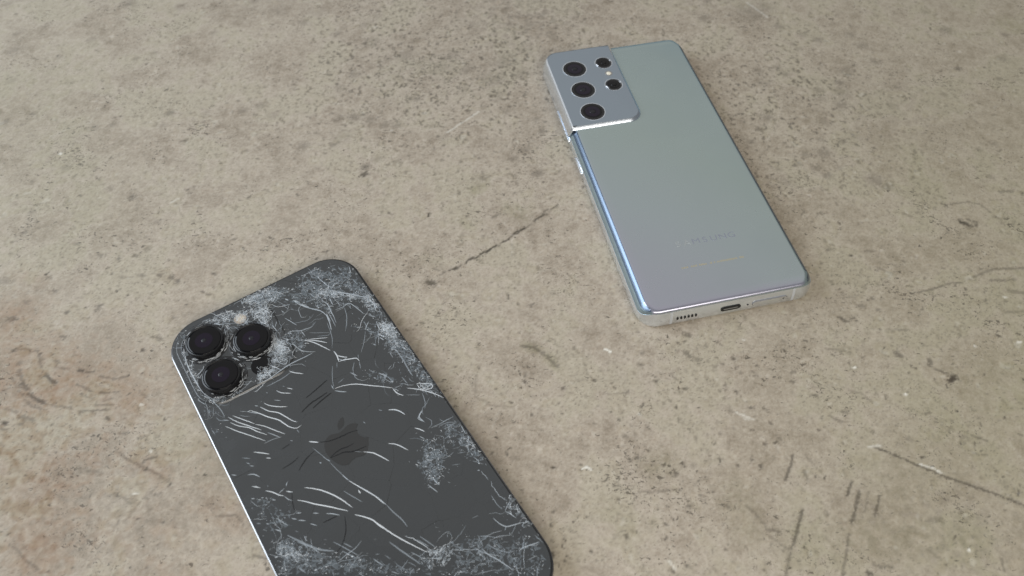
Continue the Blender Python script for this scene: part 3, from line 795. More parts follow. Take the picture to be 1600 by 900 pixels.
(1.03,0.40,[(57.1,135.9),(57.3,135.8)]),
(1.01,0.50,[(62.4,129.0),(62.6,128.9)]),
(1.00,0.75,[(49.9,125.9),(50.1,125.9)]),
(1.00,0.70,[(95.6,127.7),(95.8,127.7)]),
(1.17,0.60,[(92.2,119.4),(92.4,119.3)]),
(1.02,0.60,[(89.6,134.0),(89.8,133.9)]),
(0.98,0.40,[(67.2,122.0),(67.4,122.0)]),
(1.37,0.35,[(97.5,121.3),(97.7,121.3)]),
(1.36,0.35,[(107.7,163.1),(107.9,163.0)]),
(1.09,0.40,[(78.4,151.6),(78.6,151.6)]),
(1.07,0.65,[(107.3,145.1),(107.5,145.0)]),
(1.05,0.35,[(81.2,141.4),(81.4,141.3)]),
(1.29,0.35,[(61.5,148.2),(61.7,148.2)]),
(1.22,0.40,[(81.9,132.5),(82.1,132.4)]),
(1.18,0.40,[(41.5,122.2),(41.7,122.2)]),
(1.00,0.30,[(76.5,128.1),(76.7,128.0)]),
]
PALE_MARKS=[
(0.84,1.00,[(36.7,159.1),(38.6,158.2)]),
(0.42,0.90,[(25.3,109.6),(27.1,110.3),(28.6,109.1)]),
(0.46,0.50,[(83.4,131.9),(89.8,129.0)]),
(0.45,0.40,[(86.2,129.6),(88.2,128.8)]),
(0.38,0.50,[(47.5,131.1),(47.9,130.7)]),
(0.54,1.00,[(-131.7,99.7),(-130.5,99.8)]),
(0.43,0.60,[(-130.5,115.7),(-130.1,115.5)]),
(0.23,0.70,[(146.3,111.8),(150.1,110.4),(153.0,108.3)]),
(0.49,0.90,[(132.5,151.3),(133.2,151.3)]),
(0.47,0.90,[(148.9,139.7),(149.6,139.8)]),
(0.44,1.00,[(153.1,81.6),(153.7,81.1)]),
(0.36,0.50,[(129.2,118.4),(133.8,118.9)]),
(0.51,0.80,[(182.8,161.5),(183.1,161.0)]),
(0.51,0.70,[(200.1,163.0),(202.1,163.4)]),
(0.45,0.60,[(202.8,184.9),(203.9,185.0)]),
(0.68,0.90,[(-214.2,265.8),(-213.1,265.5)]),
(0.62,0.60,[(-138.8,134.3),(-137.9,134.2)]),
(0.61,0.60,[(47.3,131.1),(47.7,131.0)]),
(0.51,0.50,[(91.7,163.7),(92.4,163.5)]),
(0.24,0.60,[(52.3,77.5),(54.3,74.7)]),
(0.71,0.50,[(-59.3,282.7),(-58.3,282.4)]),
(0.63,0.40,[(-153.8,235.1),(-150.9,237.5)]),
(0.72,0.45,[(-31.7,281.2),(-16.7,296.2)]),
(0.87,0.35,[(131.8,387.8),(141.2,374.0)]),
]
TINTS=[
(0,16.3,0.55,[(-200.9,171.7),(-179.2,140.0),(-168.0,142.7)]),
(0,12.0,0.50,[(-184.2,153.9),(-144.6,137.4)]),
(0,13.5,0.45,[(-184.7,116.5),(-163.5,102.2),(-157.8,80.0)]),
(0,5.9,0.50,[(-133.7,111.8),(-124.7,108.2)]),
(0,6.6,0.30,[(-103.6,95.5),(-93.6,90.0)]),
(0,6.2,0.30,[(-206.7,194.2),(-197.5,190.9)]),
(0,8.8,0.30,[(-176.9,102.1),(-160.9,88.6)]),
(0,5.6,0.25,[(-145.5,196.1),(-142.4,194.5)]),
(1,4.3,0.60,[(-16.3,244.3),(-13.4,246.3)]),
(1,5.5,0.45,[(-1.6,232.7),(4.1,228.9)]),
(1,3.4,0.30,[(-21.4,225.1),(-19.8,221.4)]),
(1,4.5,0.30,[(-36.9,203.5),(-31.3,201.8)]),
(1,3.3,0.50,[(5.1,160.6),(12.6,157.7),(17.0,151.4)]),
(1,7.1,0.35,[(50.4,110.2),(55.1,111.4)]),
(1,8.8,0.30,[(78.6,100.8),(80.7,87.4)]),
(1,12.7,0.30,[(97.2,83.1),(151.7,85.5)]),
(1,19.8,0.25,[(135.9,105.8),(190.9,144.3)]),
(1,8.7,0.25,[(35.6,93.8),(41.6,87.2)]),
(1,37.5,0.20,[(-245.2,306.3),(-191.8,222.3)]),
(1,14.3,0.20,[(-115.4,116.8),(-102.8,112.0)]),
(1,9.4,0.50,[(272.1,368.3),(276.5,366.1)]),
(1,22.3,0.22,[(186.8,263.8),(190.4,255.5)]),
]

# ------------------------------------------------------------------ floor
rs = np.random.RandomState(7)
PX = 0.4
X0, X1, Y0, Y1 = -380.0, 380.0, 30.0, 470.0
NX, NY = int((X1-X0)/PX), int((Y1-Y0)/PX)
kx = np.fft.fftfreq(NX, PX)[None, :]; ky = np.fft.fftfreq(NY, PX)[:, None]
def band(lo, hi, ax=1.0, ay=1.0, ang=0.0):
    """gaussian band-pass noise with wavelengths lo..hi mm, unit variance"""
    c, s_ = math.cos(ang), math.sin(ang)
    k = np.hypot((kx*c+ky*s_)*ax, (-kx*s_+ky*c)*ay)
    f = np.exp(-(k*lo)**2*1.2) * (1-np.exp(-(k*hi)**2*1.2))
    n = np.fft.ifft2(np.fft.fft2(rs.randn(NY, NX))*f).real
    return n/n.std()
gx = (np.arange(NX)+.5)*PX+X0; gy = (np.arange(NY)+.5)*PX+Y0
GX, GY = np.meshgrid(gx, gy)
def seg_field(pts, w, soft=1.0, rag=None):
    """returns window slices and a 0..1 stroke profile"""
    xs = [p[0] for p in pts]; ys = [p[1] for p in pts]; pad = w*2.5+2
    i0, i1 = max(0, int((min(xs)-pad-X0)/PX)), min(NX, int((max(xs)+pad-X0)/PX)+1)
    j0, j1 = max(0, int((min(ys)-pad-Y0)/PX)), min(NY, int((max(ys)+pad-Y0)/PX)+1)
    if i0 >= i1 or j0 >= j1: return None
    gxx = GX[j0:j1, i0:i1]; gyy = GY[j0:j1, i0:i1]; d = np.full(gxx.shape, 1e9)
    for a, b in zip(pts[:-1], pts[1:]):
        vx, vy = b[0]-a[0], b[1]-a[1]; L2 = vx*vx+vy*vy+1e-9
        t = np.clip(((gxx-a[0])*vx+(gyy-a[1])*vy)/L2, 0, 1)
        d = np.minimum(d, np.hypot(gxx-a[0]-t*vx, gyy-a[1]-t*vy))
    if rag is not None: d = d + rag[j0:j1, i0:i1]*w*.28
    return (slice(j0, j1), slice(i0, i1)), np.clip(1.15-(np.maximum(d, 0)/(w*.62*soft))**2*.75, 0, 1)
rag = band(.8, 3)
blot = band(3, 12)
dark = np.zeros((NY, NX)); depth = np.zeros((NY, NX)); pale = np.zeros((NY, NX))
rust = np.zeros((NY, NX)); olive = np.zeros((NY, NX))
for w, s_, pts in FLOOR_MARKS:
    r = seg_field(pts, max(w, .62)*1.12, 1.0, rag)
    if r is None: continue
    sl, v = r
    big = w > 2.2
    vv = np.clip(v*s_*np.clip((.85 if big else 1.1)+.35*rag[sl]*(.9 if big else .3), 0, 1.3), 0, 1)
    dark[sl] = np.maximum(dark[sl], vv)
    depth[sl] = np.maximum(depth[sl], v*min(w, 1.2)*.16*s_)
for w, s_, pts in PALE_MARKS:
    r = seg_field(pts, max(w, .6), 1.0, rag)
    if r is None: continue
    sl, v = r; pale[sl] = np.maximum(pale[sl], v*s_)
for kind, rad, s_, pts in TINTS:
    xs = np.array(pts); A = rust if kind == 0 else olive
    r = seg_field(pts, rad*1.3, 1.0, blot*.6)
    if r is None: continue
    sl, v = r; A[sl] = np.maximum(A[sl], (v*s_)*(.65+.35*np.tanh(blot[sl]+rag[sl]*.4)))
# scattered flecks and mottling
m1 = band(25, 90); m2 = band(6, 20); m3 = band(2.2, 6); m4 = band(.9, 2.4); m5 = band(1.2, 4, 1.0, 2.2, .5)
cl = 1/(1+np.exp(-(m1*1.6+m2*.5)))                       # clusters
far = np.clip((GY-190)/150, 0, 1)
near = 1-far
hx = np.exp(-((GX-20)/150)**2-((GY-320)/75)**2) + .55*np.exp(-((GX-150)/60)**2-((GY-290)/70)**2) + .5*np.exp(-((GX+60)/60)**2-((GY-350)/60)**2)
m6 = band(1.6, 9, 1.0, 1.7, .2); m7 = band(1.3, 5, 1.7, 1.0, -.4)
gate = np.clip(m2*.6+m1*.3+band(4, 14)*.5+.1+hx*.5, 0, 1.3)
fl = np.clip((np.maximum(m6, m7)*.8+m5*.5+m4*.35-1.95+gate*.9+hx*.3)*1.0, 0, 1)*(.30+.45*np.clip(hx, 0, 1))
fine = np.clip((m4*.7+rag*.75-1.75+cl*.75)*1.5, 0, 1)*(.40+.38*near)
dark = np.maximum(dark, np.maximum(fl, fine*.75))
stain = np.zeros((NY, NX))
for cx_, cy_, rx_, ry_, w_ in ((8, 372, 38, 26, .30), (60, 402, 30, 18, .25), (108, 404, 26, 20, .42), (-40, 330, 40, 22, .16), (35, 295, 30, 26, .20), (-150, 385, 30, 15, .15), (190, 300, 40, 30, .12), (-140, 95, 50, 26, .16), (150, 90, 45, 25, .16)):
    stain = np.maximum(stain, w_*np.exp(-((GX-cx_)/rx_)**2-((GY-cy_)/ry_)**2)*np.clip(.55+.55*blot+.25*m3, 0, 1.5))
dark = np.maximum(dark, stain)
for k in range(8000):                                      # small round pits
    x = rs.uniform(-360, 360); y = rs.uniform(45, 440); r_ = abs(rs.normal(.0, .26))+.3
    if rs.rand() > .2+.8*cl[int((y-Y0)/PX), int((x-X0)/PX)]: continue
    a = rs.uniform(0, math.pi); L = r_*rs.uniform(.1, 2.6)
    rr = seg_field([(x, y), (x+math.cos(a)*L, y+math.sin(a)*L)], r_*.95, 1.0, rag)
    if rr:
        sl, v = rr; s_ = rs.uniform(.25, 1.0)**1.3*(.8 if y > 230 else 1); dark[sl] = np.maximum(dark[sl], v*s_); depth[sl] = np.maximum(depth[sl], v*.12*s_)
# hair-thin wandering scratches
for k in range(110):
    x = rs.uniform(-330, 330); y = rs.uniform(60, 400); a = rs.uniform(0, 2*math.pi); pts = [(x, y)]
    for q in range(rs.randint(3, 8)):
        a += rs.normal(0, .25); x += math.cos(a)*3; y += math.sin(a)*3; pts.append((x, y))
    rr = seg_field(pts, .55, 1.0, rag)
    if rr:
        sl, v = rr; s_ = rs.uniform(.1, .4)*v*(.5+.5*np.tanh(m4[sl]))
        if rs.rand() < .35: pale[sl] = np.maximum(pale[sl], s_*.5)
        else: dark[sl] = np.maximum(dark[sl], s_)
leftlow = np.clip((-GX-60)/120, 0, 1)*np.clip((190-GY)/60, 0, 1)
rust = np.clip(rust + leftlow*.45*np.clip(m2*.5+m3*.35+.2, 0, 1) + .10*np.clip(m2-.6, 0, 1), 0, 1)
olive = np.clip(olive + .28*np.clip(m1*.8+m2*.5, 0, 1) + .12*np.clip((-GX-100)/180, 0, 1) + .5*np.clip((GX-50)/200, 0, 1)*(.45+.55*near), 0, 1)  # extra olive to the right paints the light's falloff into the floor
pale = np.maximum(pale, np.clip(m3*.5+m2*.7-1.5, 0, 1)*.16)
tone = .5+.17*np.tanh(m1*.8)+.06*m2+.028*m3+.055*m4+.05*rag
tone = tone - leftlow*.10*np.clip(m3*.5+m4*.5+.5, 0, 1.5)
relief = -.09-.02*m2-.022*m3-.022*m4-.012*rag
relief = np.minimum(relief - depth, -.005)

# one sheet: fine grid in the middle, long quads out to the edge of the slab
vx = np.concatenate([[-1500, -900, -600, -450], np.arange(X0+1, X1-1, .62), [450, 600, 900, 1500]])
yy = [Y0+1]
while yy[-1] < Y1-1.5: yy.append(yy[-1]+.38+.5*(yy[-1]-Y0)/(Y1-Y0))
vy = np.concatenate([[-900, -500, -200, -60, 0], np.array(yy), [560, 700, 1000, 1700]])
VX, VY = np.meshgrid(vx, vy)
def samp(A):
    u = np.clip((VX-X0)/PX-.5, 0, NX-1.001); v = np.clip((VY-Y0)/PX-.5, 0, NY-1.001)
    i = u.astype(int); j = v.astype(int); fu = u-i; fv = v-j
    return (A[j, i]*(1-fu)+A[j, i+1]*fu)*(1-fv)+(A[j+1, i]*(1-fu)+A[j+1, i+1]*fu)*fv
edge = (VX > X0) & (VX < X1) & (VY > Y0) & (VY < Y1)
VZ = np.where(edge, samp(relief), -.06)
nv = VX.size; ny, nx = VX.shape
me = bpy.data.meshes.new('concrete_floor')
idx = np.arange(nv).reshape(ny, nx)
quads = np.stack([idx[:-1, :-1], idx[:-1, 1:], idx[1:, 1:], idx[1:, :-1]], -1).reshape(-1, 4)
me.vertices.add(nv); me.vertices.foreach_set('co', (np.stack([VX, VY, VZ], -1)*MM).astype(np.float32).ravel())
me.loops.add(quads.size); me.loops.foreach_set('vertex_index', quads.astype(np.int32).ravel())
me.polygons.add(len(quads)); me.polygons.foreach_set('loop_start', np.arange(0, quads.size, 4, dtype=np.int32))
me.polygons.foreach_set('use_smooth', np.ones(len(quads), bool))
me.update(calc_edges=True)
at = me.color_attributes.new('wear_and_falloff', 'FLOAT_COLOR', 'POINT')
col = np.stack([samp(dark)*edge, samp(rust)*edge, samp(olive)*edge, samp(pale)*edge], -1)
at.data.foreach_set('color', col.astype(np.float32).ravel())
t2 = me.attributes.new('tone', 'FLOAT', 'POINT'); t2.data.foreach_set('value', np.where(edge, samp(tone), .5).astype(np.float32).ravel())
floor = bpy.data.objects.new('concrete_floor', me); C.objects.link(floor); floor['kind'] = 'structure'
floor['label'] = 'worn beige concrete floor with dark flecks, pits and scratches'

mt = new_mat('concrete', rough=.62, spec=.35); N, L, p = nodes(mt)
def nn(t, **k):
    n = N.new(t)
    for a, b in k.items(): setattr(n, a, b)
    return n
def mix(fac, a, b, bt='MIX'):
    n = nn('ShaderNodeMix', data_type='RGBA', blend_type=bt)
    for s_, v in ((0, fac), (6, a), (7, b)):
        if hasattr(v, 'is_output') or isinstance(v, bpy.types.NodeSocket): L.new(v, n.inputs[s_])
        elif isinstance(v, tuple): n.inputs[s_].default_value = (*v, 1)
        else: n.inputs[s_].default_value = v
    return n.outputs[2]
def ma(op, a, b=0.0, c=0.0, clamp=False):
    n = nn('ShaderNodeMath', operation=op, use_clamp=clamp)
    for i, v in enumerate((a, b, c)):
        if isinstance(v, bpy.types.NodeSocket): L.new(v, n.inputs[i])
        else: n.inputs[i].default_value = v
    return n.outputs[0]
aw = nn('ShaderNodeAttribute', attribute_name='wear_and_falloff'); sp = nn('ShaderNodeSeparateColor'); L.new(aw.outputs['Color'], sp.inputs[0])
atn = nn('ShaderNodeAttribute', attribute_name='tone')
tc = nn('ShaderNodeTexCoord')
def noise(scale, det=4, rough=.6, dist=0.0):
    n = nn('ShaderNodeTexNoise'); n.inputs['Scale'].default_value = scale; n.inputs['Detail'].default_value = det
    n.inputs['Roughness'].default_value = rough; n.inputs['Distortion'].default_value = dist
    L.new(tc.outputs['Object'], n.inputs['Vector']); return n.outputs['Fac']
nf = noise(900, 5, .75, .4); nc = noise(260, 4, .6, .8)
tt = ma('ADD', atn.outputs['Fac'], ma('MULTIPLY', ma('SUBTRACT', nf, .5), .65))
tt = ma('ADD', tt, ma('MULTIPLY', ma('SUBTRACT', nc, .5), .4))
ramp = nn('ShaderNodeValToRGB'); L.new(tt, ramp.inputs[0])
el = ramp.color_ramp.elements
el[0].position = .12; el[0].color = (.255, .212, .163, 1)
el[1].position = .88; el[1].color = (.52, .462, .385, 1)
e = el.new(.5); e.color = (.402, .350, .286, 1)
c0 = mix(ma('MULTIPLY', sp.outputs[1], .95), ramp.outputs[0], (.235, .140, .078))
c0 = mix(ma('MULTIPLY', sp.outputs[2], .8), c0, (.225, .212, .120))
def fleck(sc, th, gain, st):
    mp = nn('ShaderNodeMapping'); mp.inputs['Scale'].default_value = st; L.new(tc.outputs['Object'], mp.inputs['Vector'])
    n = nn('ShaderNodeTexNoise'); n.inputs['Scale'].default_value = sc; n.inputs['Detail'].default_value = 3; n.inputs['Roughness'].default_value = .65; n.inputs['Distortion'].default_value = .5
    L.new(mp.outputs[0], n.inputs['Vector'])
    thr = ma('SUBTRACT', th, ma('MULTIPLY', noise(30, 3, .65, .8), .46))
    return ma('MULTIPLY', ma('SUBTRACT', n.outputs['Fac'], thr), gain, clamp=True)
fk = ma('MAXIMUM', fleck(430, .862, 13, (1, 1.5, 1)), fleck(760, .880, 13, (1.4, 1, 1)))
wearsum = ma('MAXIMUM', sp.outputs[0], ma('MULTIPLY', fk, .75))
dk = ma('MULTIPLY', wearsum, ma('ADD', .75, ma('MULTIPLY', nf, .5)), clamp=True)
dkc = mix(sp.outputs[1], (.055, .046, .034), (.075, .042, .022))
c0 = mix(ma('MULTIPLY', dk, .97), c0, dkc)
c0 = mix(aw.outputs['Alpha'], c0, (.72, .70, .64))
L.new(c0, p.inputs['Base Color'])
L.new(ma('ADD', .5, ma('MULTIPLY', nc, .25)), p.inputs['Roughness'])
bp = nn('ShaderNodeBump'); bp.inputs['Strength'].default_value = .8; bp.inputs['Distance'].default_value = .0002
L.new(nf, bp.inputs['Height']); L.new(bp.outputs[0], p.inputs['Normal'])
me.materials.append(mt)

# ------------------------------------------------------------------ materials
def dusty(mt, scale=500, amt=.08, base_rough=.1):
    N, L, p = nodes(mt)
    t = N.new('ShaderNodeTexCoord'); n = N.new('ShaderNodeTexNoise'); n.inputs['Scale'].default_value = scale; n.inputs['Detail'].default_value = 6
    L.new(t.outputs['Object'], n.inputs['Vector'])
    a = N.new('ShaderNodeMapRange'); a.inputs[1].default_value = .3; a.inputs[2].default_value = .75
    a.inputs[3].default_value = base_rough; a.inputs[4].default_value = base_rough+amt
    L.new(n.outputs['Fac'], a.inputs[0]); L.new(a.outputs[0], p.inputs['Roughness'])
    return mt
M = {}
M['graphite'] = dusty(new_mat('graphite_glass', (.040, .043, .0455), .3, 0, .55), 150, .12, .20)
M['graphite_logo'] = dusty(new_mat('graphite_mirror', (.025, .026, .027), .27, 0, .6), 150, .05, .10)
M['steel_dark'] = dusty(new_mat('dark_steel', (.06, .062, .066), .22, .9, .5), 300, .15, .2)
M['steel_edge'] = dusty(new_mat('polished_graphite_steel', (.27, .27, .275), .18, 1, .5), 300, .06, .16)
M['black_glass'] = new_mat('black_glass', (.004, .004, .005), .06, 0, .25)
M['black_ring'] = dusty(new_mat('black_ring', (.012, .012, .013), .25, .2, .5), 400, .2, .2)
M['lens_coat'] = new_mat('lens_coating', (.006, .005, .008), .08, 0, .4)
M['lens_coat'].node_tree.nodes['Principled BSDF'].inputs['Specular Tint'].default_value = (.80, .68, 1, 1)
M['lens_grey'] = new_mat('lens_barrel', (.012, .012, .015), .3, 0, .3)
M['flash'] = new_mat('flash_cream', (.30, .25, .20), .35, 0, .5)
M['crack3'] = new_mat('crack_bright', (.76, .80, .84), .35, 0, .8, alpha=.72)
M['crack2'] = new_mat('crack_mid', (.60, .66, .72), .35, 0, .8, alpha=.50)
M['crack1'] = new_mat('crack_faint', (.48, .54, .60), .4, 0, .8, alpha=.34)
M['craze2'] = new_mat('crazed_bright', (.78, .83, .88), .35, 0, .8, alpha=.78)
M['craze1'] = new_mat('crazed_faint', (.40, .47, .54), .4, 0, .8, alpha=.30)
M['haze2'] = new_mat('powdered_glass', (.52, .58, .63), .5, 0, .5, alpha=.16)
M['haze1'] = new_mat('powdered_glass_faint', (.40, .47, .53), .5, 0, .5, alpha=.15)
M['crack_dark'] = new_mat('crack_dark', (.010, .010, .011), .5, 0, .3, alpha=.85)
M['chrome'] = new_mat('silver_frame', (.86, .92, 1.0), .25, 1, .5)
M['band'] = new_mat('antenna_band', (.46, .48, .50), .4, 0, .5)
M['slot'] = new_mat('slot_black', (.008, .008, .008), .5, 0, .4)
M['chrome_line'] = new_mat('seam_dark', (.28, .28, .29), .4, .5, .5)

# iridescent silver back: the coating turns from lilac to green-teal with the viewing angle
mt = new_mat('iridescent_silver_glass', (.5, .5, .5), .28, .75, .5, coat=0); N, L, p = nodes(mt)
lw = N.new('ShaderNodeLayerWeight'); lw.inputs[0].default_value = .5
rp = N.new('ShaderNodeValToRGB'); L.new(lw.outputs['Facing'], rp.inputs[0])
el = rp.color_ramp.elements
el[0].position = .14; el[0].color = (.41, .41, .49, 1)
el[1].position = .62; el[1].color = (.30, .47, .56, 1)
for q, cc in ((.20, (.40, .42, .475)), (.26, (.39, .445, .465)), (.33, (.375, .445, .435)), (.44, (.355, .43, .435))):
    e = el.new(q); e.color = (*cc, 1)
L.new(rp.outputs[0], p.inputs['Base Color'])
M['silver_back'] = mt
dusty(mt, 45, .12, .22)
M['silver_island'] = new_mat('silver_island', (.32, .375, .435), .28, .85, .5)
M['mark_pale'] = new_mat('mirror_print_pale', (.50, .54, .56), .25, .9, .5)
M['mark_dark'] = new_mat('mirror_print', (.35, .38, .46), .26, .85, .5)
M['print'] = new_mat('small_print', (.50, .46, .33), .35, .7, .5)

# ================================================================== SHATTERED DARK PHONE
rng = random.Random(11)
DW, DL, DR, DH = 78.1, 160.8, 13.6, 7.65
dark_phone = empty('smartphone', (-58.217*MM, 114.837*MM, 0), 0.59334,
                   'dark graphite smartphone lying face down with shattered back glass and three black lenses', 'smartphone')
base = rrect(DW, DL, DR)
def ring(i, z): return [(x-nx*i, y-ny*i, z) for x, y, nx, ny in base]
V, F = loft([ring(.75, .05), ring(.3, .25), ring(.0, .75), ring(0, 6.6), ring(.05, 6.9), ring(.14, 7.05), ring(.48, 7.24), ring(.52, 7.42), ring(.98, 7.52), ring(1.02, 7.0)], False, True)
frame = obj('metal_frame', V, F, M['steel_edge'], dark_phone, True, 12)
# the narrow upper rim is plain black
frame.data.materials.append(M['slot'])
nb = len(base)
for pl in frame.data.polygons:
    if pl.center.z > 7.2*MM or (pl.center.z > 7.0*MM and pl.normal.z > .97): pl.material_index = 1
V, F = loft([ring(1.03, 6.2), ring(1.03, 6.75)])
obj('inner_plate', V, F, M['graphite'], dark_phone)
# screen glass underneath
V, F = loft([ring(1.2, .0), ring(1.0, .12)])
obj('front_glass', V, F, M['black_glass'], dark_phone)
# side button
V, F = loft([[(x, y, z) for y, z in ((26, 2.8), (42, 2.8), (42, 4.9), (26, 4.9))] for x in (-DW/2+.2, -DW/2-.35)])
obj('side_button', V, F, M['steel_edge'], dark_phone)

def clip(poly, a, b, gap):
    """keep the half of poly nearer to a than to b, pulled back by gap"""
    mx, my = (a[0]+b[0])/2, (a[1]+b[1])/2
    dx, dy = b[0]-a[0], b[1]-a[1]; Ln = math.hypot(dx, dy); dx /= Ln; dy /= Ln
    f = lambda q: (q[0]-mx)*dx+(q[1]-my)*dy+gap
    out = []
    for i in range(len(poly)):
        p0, p1 = poly[i], poly[(i+1) % len(poly)]; f0, f1 = f(p0), f(p1)
        if f0 <= 0: out.append(p0)
        if (f0 < 0) != (f1 < 0) and abs(f0-f1) > 1e-9:
            t = f0/(f0-f1); out.append((p0[0]+t*(p1[0]-p0[0]), p0[1]+t*(p1[1]-p0[1])))
    return out
def shards(seeds, outline, z0, z1, tilt, name, gap=.003):
    for k, s_ in enumerate(seeds):
        poly = outline
        for q in sorted(seeds, key=lambda q: (q[0]-s_[0])**2+(q[1]-s_[1])**2)[1:28]:
            poly = clip(poly, s_, q, gap)
            if len(poly) < 3: break
        if len(poly) < 3: continue
        cx = sum(q[0] for q in poly)/len(poly); cy = sum(q[1] for q in poly)/len(poly)
        t = tilt(s_); rad = max(math.hypot(q[0]-cx, q[1]-cy) for q in poly)
        lim = .05/rad; ax = max(-lim, min(lim, math.tan(R(rng.gauss(0, t))))); ay = max(-lim, min(lim, math.tan(R(rng.gauss(0, t)))))
        top = lambda x, y: z1 + max(-.06, min(.06, ax*(x-cx)+ay*(y-cy))) - .02
        ins = .008
        lo = [(x, y, z0) for x, y in poly]; md = [(x, y, top(x, y)-.03) for x, y in poly]
        hi = [(x+(cx-x)*ins/rad, y+(cy-y)*ins/rad, top(x, y)) for x, y in poly]
        V, F = loft([lo, md, hi]); obj(name, V, F, M['graphite'], dark_phone)
zones = [poly for _, _, b, poly in CRAZED]
outline = [(x-nx*1.0, y-ny*1.0) for x, y, nx, ny in base]
def in_out(p, m_=1.0): return abs(p[0]) < DW/2-m_ and abs(p[1]) < DL/2-m_
seeds = []
def try_seed(p, dmin, lst):
    for q in lst:
        if (q[0]-p[0])**2+(q[1]-p[1])**2 < dmin*dmin: return
    lst.append(p)
for k in range(8000):
    p_ = (rng.uniform(-38, 38), rng.uniform(-79, 79))
    if -35 < p_[0] < 0 and 41 < p_[1] < 75: continue
    z_ = any(inside(p_, z) for z in zones)
    try_seed(p_, 5.0 if z_ else 12.0, seeds)
shards(seeds[:235], outline, 6.8, DH, lambda s_: .5 if not any(inside(s_, z) for z in zones) else .7, 'glass_shard')
# camera plateau, its glass broken as well
PXC, PYC, PW, PL, PR = -17.6, 58.2, 38.0, 37.6, 9.5
pb = [(x+PXC, y+PYC, nx, ny) for x, y, nx, ny in rrect(PW, PL, PR, 10)]
def pring(i, z): return [(x-nx*i, y-ny*i, z) for x, y, nx, ny in pb]
V, F = loft([pring(-.45, DH-.06), pring(-.25, 7.75), pring(0, 8.05), pring(.2, 8.16), pring(.5, 8.2)])
obj('camera_plateau', V, F, M['graphite'], dark_phone, True, 60)
pouts = [(x-nx*.3, y-ny*.3) for x, y, nx, ny in pb]
ps = []
for k in range(600): try_seed((PXC+rng.uniform(-18, 18), PYC+rng.uniform(-18, 18)), 5.2, ps)
shards(ps, pouts, 8.1, 8.35, lambda s_: .3, 'glass_shard')
PZ = 8.35

# apple-shaped maker's emblem, glossy in the matt back
def bez(p0, p1, p2, p3, n=8):
    return [tuple((1-t)**3*p0[c]+3*(1-t)**2*t*p1[c]+3*(1-t)*t*t*p2[c]+t**3*p3[c] for c in (0, 1)) for t in [k/n for k in range(n)]]
ap = []
ap += bez((0, 4.6), (1.6, 4.6), (2.4, 5.7), (4.2, 5.5)) + bez((4.2, 5.5), (5.4, 5.4), (6.2, 4.8), (6.9, 3.9))
ap += bez((6.9, 3.9), (4.4, 2.3), (4.6, -1.4), (7.5, -2.6)) + bez((7.5, -2.6), (6.6, -5.2), (4.9, -7.7), (3.2, -7.8))
ap += bez((3.2, -7.8), (2.0, -7.8), (1.4, -7.1), (0, -7.1)) + bez((0, -7.1), (-1.4, -7.1), (-2.0, -7.8), (-3.2, -7.8))
ap += bez((-3.2, -7.8), (-5.6, -7.6), (-7.6, -2.8), (-7.4, .6)) + bez((-7.4, .6), (-7.2, 4.4), (-4.6, 5.6), (-3.2, 5.5)) + bez((-3.2, 5.5), (-1.9, 5.4), (-1.2, 4.6), (0, 4.6))
leaf = bez((.1, 5.6), (.1, 7.8), (1.7, 9.4), (3.6, 9.5)) + bez((3.6, 9.5), (3.7, 7.4), (2.2, 5.6), (.1, 5.6))
lx, ly = .3, .9
def flat(poly, z0, z1): return loft([[(x+lx, y+ly, z0) for x, y in poly], [(x+lx, y+ly, z1) for x, y in poly]])
V, F = flat(ap, DH-.05, DH+.045); o_ = obj('maker_emblem', V, F, M['graphite_logo'], dark_phone)
V, F = flat(leaf, DH-.05, DH+.045); obj('emblem_leaf', V, F, M['graphite_logo'], o_)

# lenses
def dark_lens(cx, cy, name='camera_lens'):
    e0 = lathe(name, cx, cy, [(7.0, 8.2), (7.0, 10.1), (6.8, 10.45), (6.45, 10.6), (6.25, 10.35)], M['black_ring'], dark_phone, 56)
    lathe('cover_glass', cx, cy, [(6.25, 10.2), (6.25, 10.42), (6.05, 10.57), (5.5, 10.60), (4.5, 10.61)], M['black_glass'], e0, 48, sharp=60)
    lathe('lens_barrel', cx, cy, [(3.3, 10.5), (3.3, 10.66), (3.1, 10.67)], M['lens_coat'], e0, 40)
    lathe('lens_pupil', cx, cy, [(1.0, 10.6), (.95, 10.69), (.6, 10.73), (.2, 10.75)], M['lens_grey'], e0, 24, sharp=80)
    # chipped glass collar round the ring
    s_ = Strips()
    for k in range(4):
        rr = 7.25+.45*k; a = rng.uniform(0, 6)
        while a < 6.28+6:
            L_ = rng.uniform(.1, .45); lower = math.sin(a-R(34)) < .25
            if rng.random() < (.75 if lower else .2):
                pts = [(cx+(rr+rng.gauss(0, .07))*math.cos(a+L_*t/4), cy+(rr+rng.gauss(0, .07))*math.sin(a+L_*t/4)) for t in range(5)]
                s_.add(pts, rng.uniform(.10, .34), PZ+.12, rng.uniform(.05, .3))
            a += L_+rng.uniform(.05, .5)
    obj('chipped_rim', s_.V, s_.F, M['crack3'], e0)
    return e0
for cx, cy in ((-25.7, 66.9), (-10.3, 57.9), (-25.9, 49.3)):
    V, F = loft([circle_ring(cx, cy, 9.2, PZ-.01, 48), circle_ring(cx, cy, 8.9, PZ+.05, 48)])
    obj('lens_base', V, F, M['black_ring'], dark_phone)
    dark_lens(cx, cy)
o_ = lathe('flash', -10.4, 70.3, [(2.4, PZ-.05), (2.4, PZ+.0), (2.2, PZ+.01)], M['flash'], dark_phone, 32)
lathe('flash_lens', -10.4, 70.3, [(1.5, PZ-.02), (1.5, PZ+.02), (1.2, PZ+.025)], new_mat('flash_pale', (.50, .43, .34), .25), o_, 24)
lathe('depth_sensor', -11.5, 46.0, [(4.2, PZ-.02), (4.2, PZ+.06), (4.0, PZ+.08)], M['black_glass'], dark_phone, 40)
